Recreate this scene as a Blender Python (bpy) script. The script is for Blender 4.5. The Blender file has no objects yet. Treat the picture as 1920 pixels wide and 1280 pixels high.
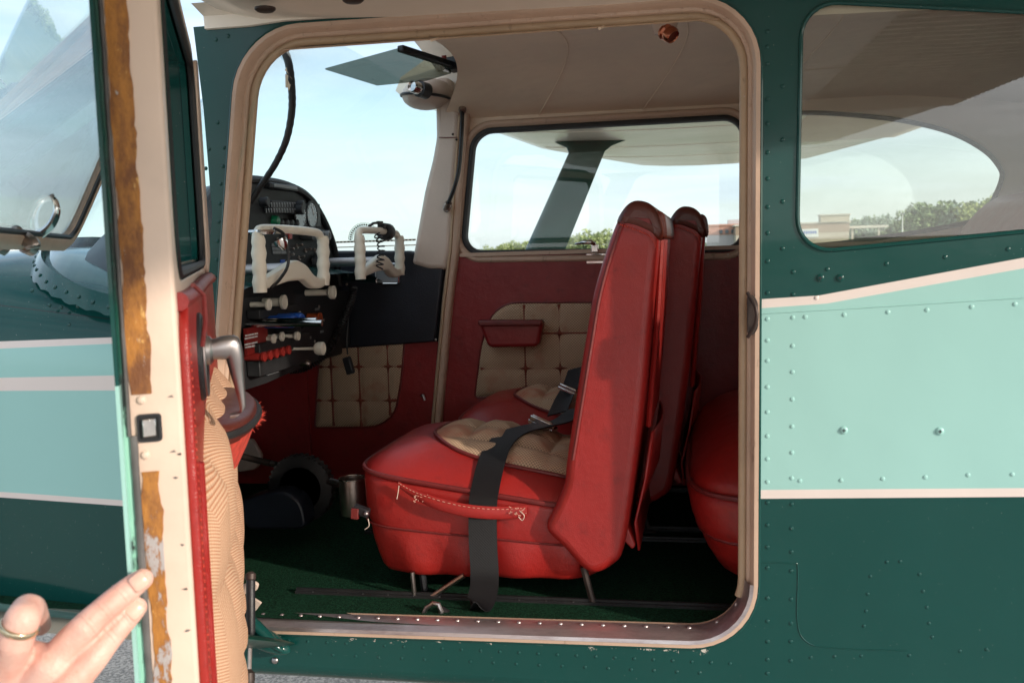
import bpy, bmesh, random
from math import *
from mathutils import Vector as V, Matrix, noise
random.seed(11)
SC = bpy.context.scene
COL = SC.collection

# ------------------------------------------------------------------ camera, sky, sun, exposure
YAW, PITCH, ROLL, FPX = radians(11.0), radians(-5.4), radians(1.7), 1867.0
CAM = V((0, -1.6, 1.55))
_f = V((-sin(YAW)*cos(PITCH), cos(YAW)*cos(PITCH), sin(PITCH)))
_r = V((cos(YAW), sin(YAW), 0)); _u = _r.cross(_f)
RT = _r*cos(ROLL) - _u*sin(ROLL); UP = _r*sin(ROLL) + _u*cos(ROLL); FW = _f
cd = bpy.data.cameras.new('camera'); cam = bpy.data.objects.new('camera', cd); COL.objects.link(cam)
cd.sensor_width = 36; cd.lens = FPX/1920*36; cd.clip_start = 0.02; cd.clip_end = 4000
cam.matrix_world = Matrix(((RT.x, UP.x, -FW.x, CAM.x), (RT.y, UP.y, -FW.y, CAM.y), (RT.z, UP.z, -FW.z, CAM.z), (0, 0, 0, 1)))
cd.dof.use_dof = True; cd.dof.focus_distance = 2.0; cd.dof.aperture_fstop = 11
SC.camera = cam
SUN = V((1.0, -0.5, 0.345)).normalized()
EL, AZ = asin(SUN.z), atan2(SUN.x, SUN.y)
wd = bpy.data.worlds.new('World'); SC.world = wd; wd.use_nodes = True
nt = wd.node_tree; nt.nodes.clear()
def wn(t, **k):
    n = nt.nodes.new(t)
    for a, b in k.items(): setattr(n, a, b)
    return n
wo = wn('ShaderNodeOutputWorld'); bg = wn('ShaderNodeBackground'); sky = wn('ShaderNodeTexSky')
sky.sky_type = 'NISHITA'; sky.sun_disc = False; sky.sun_elevation = EL; sky.sun_rotation = AZ
sky.air_density = 1.0; sky.dust_density = 0.5; sky.ozone_density = 1.6
tc = wn('ShaderNodeTexCoord'); mp = wn('ShaderNodeMapping'); mp.inputs['Scale'].default_value = (1.6, 1.2, 9.0); mp.inputs['Rotation'].default_value = (0.05, 0.08, 0.4)
n1 = wn('ShaderNodeTexNoise'); n1.inputs['Scale'].default_value = 1.7; n1.inputs['Detail'].default_value = 7; n1.inputs['Roughness'].default_value = .55; n1.inputs['Distortion'].default_value = .4
rp = wn('ShaderNodeValToRGB'); rp.color_ramp.elements[0].position = .30; rp.color_ramp.elements[0].color = (.08, .08, .08, 1); rp.color_ramp.elements[1].position = .66; rp.color_ramp.elements[1].color = (.86, .86, .86, 1)
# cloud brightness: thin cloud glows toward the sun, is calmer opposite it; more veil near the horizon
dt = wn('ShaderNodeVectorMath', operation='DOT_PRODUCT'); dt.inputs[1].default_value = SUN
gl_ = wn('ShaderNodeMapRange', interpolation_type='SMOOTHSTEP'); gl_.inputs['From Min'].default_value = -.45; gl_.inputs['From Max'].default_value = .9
n2w = wn('ShaderNodeTexNoise'); n2w.inputs['Scale'].default_value = 2.6; n2w.inputs['Detail'].default_value = 8; n2w.inputs['Roughness'].default_value = .6; n2w.inputs['Distortion'].default_value = .6
r2w = wn('ShaderNodeMapRange'); r2w.inputs['From Min'].default_value = .3; r2w.inputs['From Max'].default_value = .7; r2w.inputs['To Min'].default_value = .80; r2w.inputs['To Max'].default_value = 1.16
vm_ = wn('ShaderNodeVectorMath', operation='SCALE')
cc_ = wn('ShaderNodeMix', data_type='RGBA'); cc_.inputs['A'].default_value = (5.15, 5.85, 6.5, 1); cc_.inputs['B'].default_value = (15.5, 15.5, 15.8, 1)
sz = wn('ShaderNodeSeparateXYZ'); hz_ = wn('ShaderNodeMapRange', interpolation_type='SMOOTHSTEP'); hz_.inputs['From Min'].default_value = .30; hz_.inputs['From Max'].default_value = -.02; hz_.inputs['To Max'].default_value = .70
mxm = wn('ShaderNodeMath', operation='MAXIMUM'); mx = wn('ShaderNodeMix', data_type='RGBA')
L = nt.links.new
L(tc.outputs['Generated'], mp.inputs['Vector']); L(mp.outputs[0], n1.inputs['Vector']); L(n1.outputs['Fac'], rp.inputs['Fac'])
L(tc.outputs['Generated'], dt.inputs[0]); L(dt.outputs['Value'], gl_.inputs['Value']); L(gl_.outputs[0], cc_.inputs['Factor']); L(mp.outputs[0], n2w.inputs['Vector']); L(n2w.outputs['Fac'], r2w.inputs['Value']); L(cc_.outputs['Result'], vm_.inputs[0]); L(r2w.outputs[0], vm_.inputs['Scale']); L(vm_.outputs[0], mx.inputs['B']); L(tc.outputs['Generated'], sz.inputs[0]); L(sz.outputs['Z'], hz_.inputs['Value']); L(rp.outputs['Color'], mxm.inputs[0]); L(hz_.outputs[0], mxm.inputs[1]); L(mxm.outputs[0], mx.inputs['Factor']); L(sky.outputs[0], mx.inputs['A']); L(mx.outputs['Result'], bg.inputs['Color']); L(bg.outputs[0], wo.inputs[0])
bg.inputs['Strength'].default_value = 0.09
sl = bpy.data.lights.new('sun', 'SUN'); sl.energy = 1.65; sl.angle = radians(1.6); sl.color = (1.0, .88, .74)
so = bpy.data.objects.new('sun', sl); COL.objects.link(so); so.rotation_euler = (-SUN).to_track_quat('-Z', 'Y').to_euler(); so.location = SUN*30
SC.view_settings.view_transform = 'Standard'; SC.view_settings.look = 'None'; SC.view_settings.gamma = 1; SC.view_settings.exposure = 1.15
SC.cycles.max_bounces = 8; SC.cycles.transparent_max_bounces = 16; SC.cycles.use_denoising = True
SC.cycles.sample_clamp_indirect = 6

# ------------------------------------------------------------------ geometry helpers
def ray(px, py): return RT*((px-960)/FPX) - UP*((py-640)/FPX) + FW
def P(px, py, Y): d = ray(px, py); return CAM + d*((Y-CAM.y)/d.y)
def PX(px, py, X): d = ray(px, py); return CAM + d*((X-CAM.x)/d.x)
def PZ(px, py, Z): d = ray(px, py); return CAM + d*((Z-CAM.z)/d.z)
def xz(pts, Y): return [(p.x, p.z) for p in (P(a, b, Y) for a, b in pts)]
def yz(pts, X): return [(p.y, p.z) for p in (PX(a, b, X) for a, b in pts)]
def mY(Y): return lambda a, b, h: V((a, Y+h, b))
def mX(X): return lambda a, b, h: V((X+h, a, b))
def mZ(Z): return lambda a, b, h: V((a, b, Z+h))

def area(lp): return sum(lp[i-1][0]*lp[i][1]-lp[i][0]*lp[i-1][1] for i in range(len(lp)))/2
def fillet(pts, r, n=7):
    out = []; N = len(pts)
    for i in range(N):
        p = V(pts[i][:2]); rr = pts[i][2] if len(pts[i]) > 2 else r
        a, b = V(pts[i-1][:2])-p, V(pts[(i+1) % N][:2])-p
        if rr <= 1e-6: out.append(tuple(p)); continue
        ra, rb = min(rr, a.length*.48), min(rr, b.length*.48)
        A, B = p+a.normalized()*ra, p+b.normalized()*rb
        k = .45   # rounder than a plain quadratic
        for j in range(n+1):
            t = j/n; c1 = A.lerp(p, .56); c2 = B.lerp(p, .56)
            q = A*(1-t)**3 + c1*3*t*(1-t)**2 + c2*3*t*t*(1-t) + B*t**3
            out.append((q.x, q.y))
    return out
def catmull(pts, n=6, closed=False):
    pts = [V(p) for p in pts]; N = len(pts); out = []
    rng = range(N) if closed else range(N-1)
    for i in rng:
        g = (lambda k: pts[k % N]) if closed else (lambda k: pts[min(max(k, 0), N-1)])
        p0, p1, p2, p3 = g(i-1), g(i), g(i+1), g(i+2)
        for j in range(n):
            t = j/n
            out.append(.5*((2*p1)+(p2-p0)*t+(2*p0-5*p1+4*p2-p3)*t*t+(3*p1-p0-3*p2+p3)*t**3))
    if not closed: out.append(pts[-1])
    return out
def offset2(lp, d):
    """closed loop offset; positive d goes inward"""
    s = 1 if area(lp) > 0 else -1; N = len(lp); out = []
    for i in range(N):
        t = (V(lp[(i+1) % N])-V(lp[i-1]))
        if t.length < 1e-9: t = V((1, 0))
        t.normalize(); nrm = V((-t.y, t.x))*s
        out.append(tuple(V(lp[i])+nrm*d))
    return out

class MB:
    def __init__(s): s.v = []; s.f = []; s.m = []; s.cm = 0
    def add(s, vs, fs):
        o = len(s.v); s.v += [V(a) for a in vs]; s.f += [[i+o for i in f] for f in fs]; s.m += [s.cm]*len(fs); return s
    def box(s, c, d, R=None):
        c = V(c); x, y, z = d[0]/2, d[1]/2, d[2]/2
        vs = [V((i*x, j*y, k*z)) for i in (-1, 1) for j in (-1, 1) for k in (-1, 1)]
        if R is not None: vs = [R @ a for a in vs]
        return s.add([c+a for a in vs], [(0, 1, 3, 2), (4, 6, 7, 5), (0, 4, 5, 1), (2, 3, 7, 6), (0, 2, 6, 4), (1, 5, 7, 3)])
    def loft(s, rings, cap=True, closed=True, loop=False):
        n = len(rings[0]); vs = [a for r in rings for a in r]; fs = []
        R = len(rings)
        for i in range(R if loop else R-1):
            i2 = (i+1) % R
            for j in range(n if closed else n-1):
                k = (j+1) % n; fs.append((i*n+j, i*n+k, i2*n+k, i2*n+j))
        if cap and not loop: fs += [tuple(range(n)), tuple(range((R-1)*n, R*n))]
        return s.add(vs, fs)
    def tube(s, pts, r, n=10, closed=False, flat=1.0):
        pts = [V(p) for p in pts]; N = len(pts); rings = []; up = None
        for i, p in enumerate(pts):
            a = pts[i-1] if (i or closed) else p; b = pts[(i+1) % N] if (i < N-1 or closed) else p
            t = (b-a).normalized() if (b-a).length > 1e-9 else V((0, 0, 1))
            if up is None: up = t.cross(V((0, 0, 1)) if abs(t.z) < .9 else V((1, 0, 0))).normalized()
            else: up = (up-t*up.dot(t)).normalized()
            w = t.cross(up); rr = r[i] if isinstance(r, (list, tuple)) else r
            rings.append([p+up*(rr*cos(2*pi*j/n))+w*(rr*flat*sin(2*pi*j/n)) for j in range(n)])
        return s.loft(rings, cap=not closed, loop=closed)
    def lathe(s, prof, o, ax, n=16, cap=True):
        o = V(o); ax = V(ax).normalized(); u = ax.cross(V((0, 0, 1)) if abs(ax.z) < .9 else V((1, 0, 0))).normalized(); w = ax.cross(u)
        return s.loft([[o+ax*h+(u*cos(2*pi*j/n)+w*sin(2*pi*j/n))*max(r, 1e-5) for j in range(n)] for r, h in prof], cap=cap)
    def dome(s, p, nrm, r, h=None, n=9):
        h = h or r*.55
        return s.lathe([(r, 0), (r*.93, h*.4), (r*.62, h*.85), (r*.2, h)], p, nrm, n)
    def plate(s, loops, mp, ext=.002, bev=0.0, res=2):
        cu = bpy.data.curves.new('tmp', 'CURVE'); cu.dimensions = '2D'; cu.fill_mode = 'BOTH'; cu.extrude = max(ext-bev, 0); cu.bevel_depth = bev; cu.bevel_resolution = res; cu.offset = -bev
        for lp in loops:
            sp = cu.splines.new('POLY'); sp.points.add(len(lp)-1); sp.use_cyclic_u = True
            for q, a in zip(sp.points, lp): q.co = (a[0], a[1], 0, 1)
        ob = bpy.data.objects.new('tmp', cu); COL.objects.link(ob)
        me = bpy.data.meshes.new_from_object(ob.evaluated_get(bpy.context.evaluated_depsgraph_get()))
        vs = [mp(a.co.x, a.co.y, a.co.z) for a in me.vertices]; fs = [tuple(p.vertices) for p in me.polygons]
        bpy.data.objects.remove(ob); bpy.data.curves.remove(cu); bpy.data.meshes.remove(me)
        return s.add(vs, fs)
    def sweep(s, lp, prof, mp, closed=True):
        N = len(lp); sg = 1 if area(lp) > 0 else -1; rings = []
        for i in range(N):
            a = lp[i-1] if (i or closed) else lp[i]; b = lp[(i+1) % N] if (i < N-1 or closed) else lp[i]
            t = (V(b)-V(a)).normalized(); nr = V((-t.y, t.x))*sg
            rings.append([mp(lp[i][0]+nr.x*n, lp[i][1]+nr.y*n, h) for n, h in prof])
        return s.loft(rings, cap=False, closed=False, loop=closed)
    def grid(s, fn, nu, nv):
        vs = [fn(i/nu, j/nv) for i in range(nu+1) for j in range(nv+1)]
        return s.add(vs, [(i*(nv+1)+j, (i+1)*(nv+1)+j, (i+1)*(nv+1)+j+1, i*(nv+1)+j+1) for i in range(nu) for j in range(nv)])
    def disc(s, o, ax, r, n=20): return s.lathe([(r, 0), (r, .0006)], o, ax, n)
    def build(s, name, mat, parent=None, sharp=38, subsurf=0, bevel=0, solid=0):
        return obj(name, s, mat, parent, sharp, subsurf, bevel, solid)

WM = {}
def wloc(o):
    return WM.get(o.name, V((0, 0, 0)))
def obj(name, mb, mat, parent=None, sharp=38, subsurf=0, bevel=0, solid=0):
    me = bpy.data.meshes.new(name); me.from_pydata([tuple(v) for v in mb.v], [], mb.f); me.validate(verbose=False)
    mats = mat if isinstance(mat, (list, tuple)) else [mat]
    for m in mats: me.materials.append(m)
    if len(mats) > 1 and len(me.polygons) == len(mb.m):
        me.polygons.foreach_set('material_index', mb.m)
    bm = bmesh.new(); bm.from_mesh(me); bmesh.ops.recalc_face_normals(bm, faces=bm.faces); bm.to_mesh(me); bm.free()
    me.polygons.foreach_set('use_smooth', [True]*len(me.polygons)); me.set_sharp_from_angle(angle=radians(sharp))
    o = bpy.data.objects.new(name, me); COL.objects.link(o)
    if parent is not None:
        o.parent = parent; o.location = -wloc(parent)
    WM[o.name] = V((0, 0, 0))
    if solid:
        m = o.modifiers.new('solid', 'SOLIDIFY'); m.thickness = solid; m.offset = 0
    if bevel:
        m = o.modifiers.new('bevel', 'BEVEL'); m.width = bevel; m.segments = 2; m.limit_method = 'ANGLE'; m.angle_limit = radians(40)
    if subsurf:
        m = o.modifiers.new('sub', 'SUBSURF'); m.levels = m.render_levels = subsurf
    return o
def tag(o, label=None, cat=None, group=None, kind=None):
    for k, a in (('label', label), ('category', cat), ('group', group), ('kind', kind)):
        if a: o[k] = a
    return o
def empty(name, loc):
    o = bpy.data.objects.new(name, None); COL.objects.link(o); o.location = loc; o.empty_display_size = .05; WM[o.name] = V(loc); return o

# ------------------------------------------------------------------ materials
def S(r, g, b):
    f = lambda c: (c/255/12.92) if c <= 10 else ((c/255+.055)/1.055)**2.4
    return (f(r), f(g), f(b), 1)
class Mat:
    def __init__(s, name):
        s.m = bpy.data.materials.new(name); s.m.use_nodes = True; s.t = s.m.node_tree; s.t.nodes.clear()
        s.out = s.n('ShaderNodeOutputMaterial'); s.b = s.n('ShaderNodeBsdfPrincipled'); s.l(s.b.outputs[0], s.out.inputs[0])
        s.tc = s.n('ShaderNodeTexCoord'); s.co = s.tc.outputs['Object']
    def n(s, t, **k):
        n = s.t.nodes.new(t)
        for a, b in k.items(): setattr(n, a, b)
        return n
    def l(s, a, b): s.t.links.new(a, b)
    def put(s, sock, v):
        if hasattr(v, 'is_output'): s.l(v, sock)
        else: sock.default_value = v
    def math(s, op, a, b=0.0, c=None):
        n = s.n('ShaderNodeMath', operation=op); s.put(n.inputs[0], a); s.put(n.inputs[1], b)
        if c is not None: s.put(n.inputs[2], c)
        return n.outputs[0]
    def mix(s, f, a, b, mode='MIX'):
        n = s.n('ShaderNodeMix', data_type='RGBA', blend_type=mode); s.put(n.inputs['Factor'], f); s.put(n.inputs['A'], a); s.put(n.inputs['B'], b); return n.outputs['Result']
    def scaled(s, sc):
        n = s.n('ShaderNodeMapping'); n.inputs['Scale'].default_value = sc; s.l(s.co, n.inputs['Vector']); return n.outputs[0]
    def noise(s, scale, detail=4, rough=.55, vec=None, dist=0):
        n = s.n('ShaderNodeTexNoise'); n.inputs['Scale'].default_value = scale; n.inputs['Detail'].default_value = detail; n.inputs['Roughness'].default_value = rough; n.inputs['Distortion'].default_value = dist
        s.l(vec or s.co, n.inputs['Vector']); return n.outputs['Fac']
    def step(s, v, lo, hi):
        n = s.n('ShaderNodeMapRange', interpolation_type='SMOOTHSTEP'); s.put(n.inputs['Value'], v); n.inputs['From Min'].default_value = lo; n.inputs['From Max'].default_value = hi; return n.outputs[0]
    def xyz(s):
        n = s.n('ShaderNodeSeparateXYZ'); s.l(s.co, n.inputs[0]); return n.outputs
    def bump(s, h, dist=.001, strength=1.0):
        n = s.n('ShaderNodeBump'); n.inputs['Strength'].default_value = strength; n.inputs['Distance'].default_value = dist; s.l(h, n.inputs['Height'])
        if s.b.inputs['Normal'].is_linked: s.l(s.b.inputs['Normal'].links[0].from_socket, n.inputs['Normal'])
        s.l(n.outputs[0], s.b.inputs['Normal'])
    def set(s, col=None, rough=None, metal=None, coat=None, spec=None):
        for k, v in (('Base Color', col), ('Roughness', rough), ('Metallic', metal), ('Coat Weight', coat), ('Specular IOR Level', spec)):
            if v is not None: s.put(s.b.inputs[k], v)
        return s
def simple(name, col, rough=.5, metal=0, var=.12, vs=6, bumpd=0, bs=120, coat=0, spec=.5, rv=.1):
    m = Mat(name); n = m.noise(vs, 5); c = m.mix(m.step(n, .3, .7), tuple(a*(1-var) for a in col[:3])+(1,), tuple(min(a*(1+var), 1) for a in col[:3])+(1,))
    m.set(c, m.math('ADD', rough-rv/2, m.math('MULTIPLY', n, rv)), metal, coat, spec)
    if bumpd: m.bump(m.noise(bs, 3), bumpd)
    return m.m
def leather(name, col, rough=.42, dark=.55):
    m = Mat(name); n = m.noise(5, 6, .6); n2 = m.noise(40, 4, .6)
    c = m.mix(m.step(n, .35, .75), col, tuple(a*.78 for a in col[:3])+(1,))
    c = m.mix(m.step(m.noise(2.3, 5, .65), .40, .80), c, (min(col[0]*1.10, 1), col[1]*1.45, col[2]*1.1, 1)); c = m.mix(m.math('MULTIPLY', m.step(m.noise(11, 7, .75), .50, .78), .45), c, (col[0]*.55, col[1]*.8+.004, col[2]*.8+.004, 1)); c = m.mix(m.math('MULTIPLY', m.step(n2, .56, .72), .45), c, (col[0]*dark, col[1]*dark+.004, col[2]*dark+.004, 1))
    m.set(c, m.math('ADD', rough-.06, m.math('MULTIPLY', n2, .16)), 0, .08)
    v = m.n('ShaderNodeTexVoronoi'); v.inputs['Scale'].default_value = 700; m.l(m.co, v.inputs['Vector'])
    m.bump(v.outputs['Distance'], .0006, .5); m.bump(m.noise(11, 4, .6), .006, .6)
    return m.m
def tweed(name, light, red, period=.0042, redness=.35, axes='xz'):
    m = Mat(name); x, y, z = m.xyz(); s = {'x': x, 'y': y, 'z': z}; k = 2*pi/period
    a = m.math('SINE', m.math('MULTIPLY', s[axes[0]], k)); b = m.math('SINE', m.math('MULTIPLY', s[axes[1]], k))
    w = m.math('MULTIPLY', a, b); holes = m.step(w, -.25, .35)
    n = m.noise(9, 5, .65); wear = m.math('MULTIPLY', m.step(n, .60-redness*.25, .80-redness*.2), 1.0)
    c = m.mix(m.math('MULTIPLY', holes, .74), light, tuple(q*.30 for q in light[:3])+(1,))
    c = m.mix(wear, c, m.mix(m.math('MULTIPLY', holes, .75), red, tuple(q*1.1 for q in light[:3])+(1,)))
    m.set(c, .85, 0, 0, .2); m.bump(w, .0006, .7)
    return m.m
def glass(name, tint, ior=1.45, dirt=0.0, gloss=(1, 1, 1, 1)):
    m = Mat(name); m.t.nodes.remove(m.b)
    tr = m.n('ShaderNodeBsdfTransparent'); tr.inputs[0].default_value = tint; gl = m.n('ShaderNodeBsdfGlossy'); gl.inputs['Roughness'].default_value = .0; gl.inputs[0].default_value = gloss
    f0 = ((ior-1)/(ior+1))**2*1.05; lw = m.n('ShaderNodeLayerWeight'); lw.inputs[0].default_value = .5; fr = m.math('MULTIPLY_ADD', m.math('POWER', lw.outputs['Facing'], 5.0), 1-f0, f0); mx = m.n('ShaderNodeMixShader'); m.l(fr, mx.inputs[0]); m.l(tr.outputs[0], mx.inputs[1]); m.l(gl.outputs[0], mx.inputs[2])
    o = mx.outputs[0]
    if dirt:
        df = m.n('ShaderNodeBsdfDiffuse'); df.inputs[0].default_value = (.6, .6, .58, 1); m2 = m.n('ShaderNodeMixShader')
        nn = m.noise(260, 2, .5); d = m.math('MULTIPLY', m.step(nn, .70, .76), dirt*5); d2 = m.math('ADD', d, m.math('MULTIPLY', m.noise(4, 6, .6), dirt))
        m.l(d2, m2.inputs[0]); m.l(o, m2.inputs[1]); m.l(df.outputs[0], m2.inputs[2]); o = m2.outputs[0]
    m.l(o, m.out.inputs[0]); return m.m

GREEN = (.0012, .054, .048, 1); TEAL = (.335, .595, .555, 1); PINKW = (.76, .665, .62, 1)
def pl_fn(m, x, pts):
    """piecewise linear z(x)"""
    v = m.math('MULTIPLY_ADD', m.math('SUBTRACT', x, pts[0][0]), (pts[1][1]-pts[0][1])/(pts[1][0]-pts[0][0]), pts[0][1])
    k0 = (pts[1][1]-pts[0][1])/(pts[1][0]-pts[0][0])
    for i in range(1, len(pts)-1):
        k1 = (pts[i+1][1]-pts[i][1])/(pts[i+1][0]-pts[i][0])
        v = m.math('MULTIPLY_ADD', m.math('MAXIMUM', m.math('SUBTRACT', x, pts[i][0]), 0.0), k1-k0, v); k0 = k1
    return v
def band_paint(name, lines, cols, coat=.20, seams=(), chips=None):
    """gloss paint in bands; lines from top to bottom, cols one more than lines"""
    m = Mat(name); x, y, z = m.xyz(); c = cols[0]
    for ln, col in zip(lines, cols[1:]):
        below = m.step(m.math('SUBTRACT', pl_fn(m, x, ln), z), -.0006, .0006); c = m.mix(below, c, col)
    for ln, lo, hi in seams:
        d = m.math('ABSOLUTE', m.math('SUBTRACT', pl_fn(m, x, ln), z)); ins = m.math('MULTIPLY', m.math('GREATER_THAN', x, lo), m.math('LESS_THAN', x, hi))
        c = m.mix(m.math('MULTIPLY', m.math('MULTIPLY', m.math('SUBTRACT', 1.0, m.step(d, .0007, .0016)), ins), .8), c, (.02, .03, .03, 1))
    if chips:
        d = m.math('SUBTRACT', pl_fn(m, x, chips), z); zone = m.math('MULTIPLY', m.step(d, -.006, .0), m.math('SUBTRACT', 1.0, m.step(d, .003, .016)))
        zone2 = m.math('MULTIPLY', m.step(d, -.006, .0), m.math('SUBTRACT', 1.0, m.step(d, .02, .075)))
        nn = m.noise(75, 6, .75, m.scaled((.6, 1, 1))); n8 = m.noise(9, 3, .6)
        k = m.math('ADD', m.math('MULTIPLY', zone, .10), m.math('MULTIPLY', m.math('SUBTRACT', n8, .5), .30))
        k = m.math('ADD', k, m.math('MULTIPLY', zone2, .05))
        c = m.mix(m.math('MULTIPLY', m.step(m.math('ADD', nn, k), .735, .755), m.math('LESS_THAN', x, .03)), c, (.58, .53, .47, 1))
    n = m.noise(3, 4); c = m.mix(m.math('MULTIPLY', n, .03), c, (.30, .33, .30, 1))
    sp = m.noise(420, 1, .4); c = m.mix(m.math('MULTIPLY', m.step(sp, .775, .80), .6), c, (.5, .5, .46, 1))
    m.set(c, m.math('ADD', .10, m.math('MULTIPLY', m.noise(2.2, 6, .65), .16)), 0, coat, .28); m.b.inputs['Coat Roughness'].default_value = .03
    m.bump(m.noise(2.2, 2, .4), .022, .45); m.bump(m.noise(9, 2, .4), .004, .4); m.bump(m.noise(45, 2), .0006, .3)
    return m.m
def LN(pts, Y=0.0): return [(p.x, p.z) for p in (P(a, b, Y) for a, b in pts)]
M = {}
M['aft'] = band_paint('paint_aft', [LN([(1425, 561), (1535, 554), (1920, 483), (2300, 413)]), LN([(1425, 578), (1550, 569), (1920, 503), (2300, 434)]), LN([(1425, 918), (1920, 914.5)]), LN([(1425, 934.5), (1920, 931)])], [GREEN, PINKW, TEAL, PINKW, GREEN], chips=LN([(500, 1187), (1310, 1216)]))
FL = [[(-1.341, 1.400), (-1.112, 1.407)], [(-1.341, 1.386), (-1.112, 1.395)], [(-1.347, 1.331), (-1.112, 1.338)], [(-1.347, 1.306), (-1.112, 1.311)], [(-1.367, 1.110), (-1.112, 1.109)], [(-1.367, 1.099), (-1.112, 1.098)]]
M['fwd'] = band_paint('paint_forward', FL, [GREEN, PINKW, TEAL, PINKW, TEAL, PINKW, GREEN], coat=.25, seams=[([(-1.335, 1.470), (-1.115, 1.446)], -3, -.8)])
M['green'] = band_paint('paint_green', [], [GREEN])
M['doorskin'] = band_paint('paint_door_skin', [[(-1, 1.445), (0, 1.445)], [(-1, 1.14), (0, 1.14)]], [GREEN, TEAL, GREEN])
M['cream'] = simple('cream_paint', (.68, .525, .43, 1), .40, var=.09, vs=9, bumpd=.0008, bs=30)
M['whitewing'] = simple('white_wing_paint', (.86, .78, .67, 1), .18, var=.05, vs=2, bumpd=.003, bs=3)
def frame_paint(name, col, chips):
    m = Mat(name); n = m.noise(7, 6, .7); c = m.mix(m.step(n, .35, .7), col, tuple(a*.86 for a in col[:3])+(1,))
    g = m.noise(60, 5, .7, m.scaled((1, 1, .35))); c = m.mix(m.math('MULTIPLY', m.step(g, .60, .68), .32), c, (.10, .06, .035, 1))
    c = m.mix(m.step(m.noise(38, 6, .75), .69-.04*chips, .705-.04*chips), c, (.62, .58, .55, 1))
    m.set(c, .42); m.bump(g, .0008, .3); return m.m
M['frame'] = frame_paint('worn_beige_frame', (.58, .41, .305, 1), .3)
M['seal'] = frame_paint('beige_door_seal', (.48, .34, .22, 1), 0)
M['pillar'] = simple('cream_pillar_plastic', (.62, .50, .42, 1), .45, var=.07, vs=5, bumpd=.0005, bs=160)
M['headliner'] = simple('headliner_vinyl', (.82, .66, .51, 1), .55, var=.06, vs=4, bumpd=.012, bs=5)
M['red'] = leather('red_leather', (.325, .0145, .0125, 1), .36)
M['reddark'] = leather('red_sidewall_vinyl', (.27, .016, .018, 1), .38)
M['redtop'] = leather('worn_brown_red_leather', (.105, .018, .012, 1), .32)
M['piping'] = leather('dark_red_piping', (.16, .016, .016, 1), .4)
M['tweed_wall'] = tweed('tweed_wall', (.58, .415, .28, 1), (.26, .04, .02, 1), .0075, .30, 'xz')
M['tweed_seat'] = tweed('tweed_seat', (.60, .415, .275, 1), (.34, .05, .022, 1), .0062, .55, 'xy')
M['carpet'] = simple('green_carpet', (.008, .040, .021, 1), .95, var=.55, vs=240, bumpd=.004, bs=420, spec=.1)
M['black'] = simple('black_plastic', (.012, .013, .016, 1), .45, var=.3, vs=9, bumpd=.0004, bs=300)
M['blackblue'] = simple('blue_black_panel', (.012, .015, .024, 1), .42, var=.25, vs=8, bumpd=.0005, bs=260)
M['panel'] = simple('panel_crackle_black', (.018, .019, .021, 1), .55, var=.3, vs=12, bumpd=.0006, bs=420)
M['rubber'] = simple('black_rubber', (.014, .014, .015, 1), .5, var=.3, vs=20)
M['web'] = None
m = Mat('seat_belt_webbing'); x, y, z = m.xyz(); w = m.math('SINE', m.math('MULTIPLY', m.math('ADD', z, m.math('ADD', x, y)), 2100)); m.set(m.mix(m.noise(30, 4), (.006, .006, .0075, 1), (.012, .012, .014, 1)), .5, 0, 0, .4); m.bump(w, .0005, .6); M['web'] = m.m
M['ivory'] = simple('ivory_plastic', (.80, .74, .62, 1), .38, var=.08, vs=14)
M['ivoryscuff'] = None
m = Mat('ivory_scuffed'); m.set(m.mix(m.step(m.noise(45, 5, .7), .64, .70), m.mix(m.noise(6, 3), (.82, .77, .66, 1), (.70, .63, .50, 1)), (.30, .18, .08, 1)), .4); M['ivoryscuff'] = m.m
M['chrome'] = simple('worn_chrome', (.72, .70, .69, 1), .14, 1, var=.15, vs=25, rv=.16)
M['cast'] = simple('cast_aluminium', (.40, .37, .37, 1), .38, 1, var=.12, vs=18, rv=.2)
m = Mat('scuffed_aluminium'); n = m.noise(18, 6, .7, m.scaled((.35, 1, 1))); m.set(m.mix(m.step(n, .35, .7), (.62, .56, .56, 1), (.36, .29, .29, 1)), m.math('ADD', .22, m.math('MULTIPLY', n, .3)), .85); m.bump(n, .001, .4); M['alu'] = m.m
M['steel'] = simple('dull_steel', (.42, .36, .33, 1), .35, 1, var=.2, vs=25)
M['darksteel'] = simple('painted_dark_steel', (.05, .035, .03, 1), .5, .4, var=.35, vs=25)
M['copper'] = simple('copper_lamp', (.55, .20, .12, 1), .25, 1, var=.2, vs=40)
M['green_lamp'] = simple('green_lamp_lens', (.01, .22, .10, 1), .3)
M['blue'] = simple('blue_plastic', (.02, .10, .45, 1), .35)
M['redplastic'] = simple('red_plastic', (.24, .018, .014, 1), .4)
M['orange'] = simple('orange_knob', (.45, .09, .03, 1), .35)
M['dial'] = simple('dial_glass', (.10, .12, .13, 1), .12, var=.3, vs=50)
M['white'] = simple('white_lettering', (.72, .72, .70, 1), .5)
M['greyplate'] = simple('grey_label_plate', (.22, .23, .24, 1), .4)
M['glass'] = glass('clear_acrylic', (.94, .97, .97, 1), 1.42, .012)
M['glass_rear'] = glass('rear_window_acrylic', (.90, .92, .90, 1), 1.52, .02)
M['glass_door'] = glass('door_window_acrylic', (.88, .93, .94, 1), 1.38, .008)
M['glass_shield'] = glass('windshield_acrylic', (.88, .97, .97, 1), 1.40, .012)
M['smoke'] = glass('smoked_visor_acrylic', (.40, .43, .40, 1), 1.5, .05)
M['strutpaint'] = simple('strut_green_paint', (.007, .060, .046, 1), .35, var=.2, spec=.25)
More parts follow.
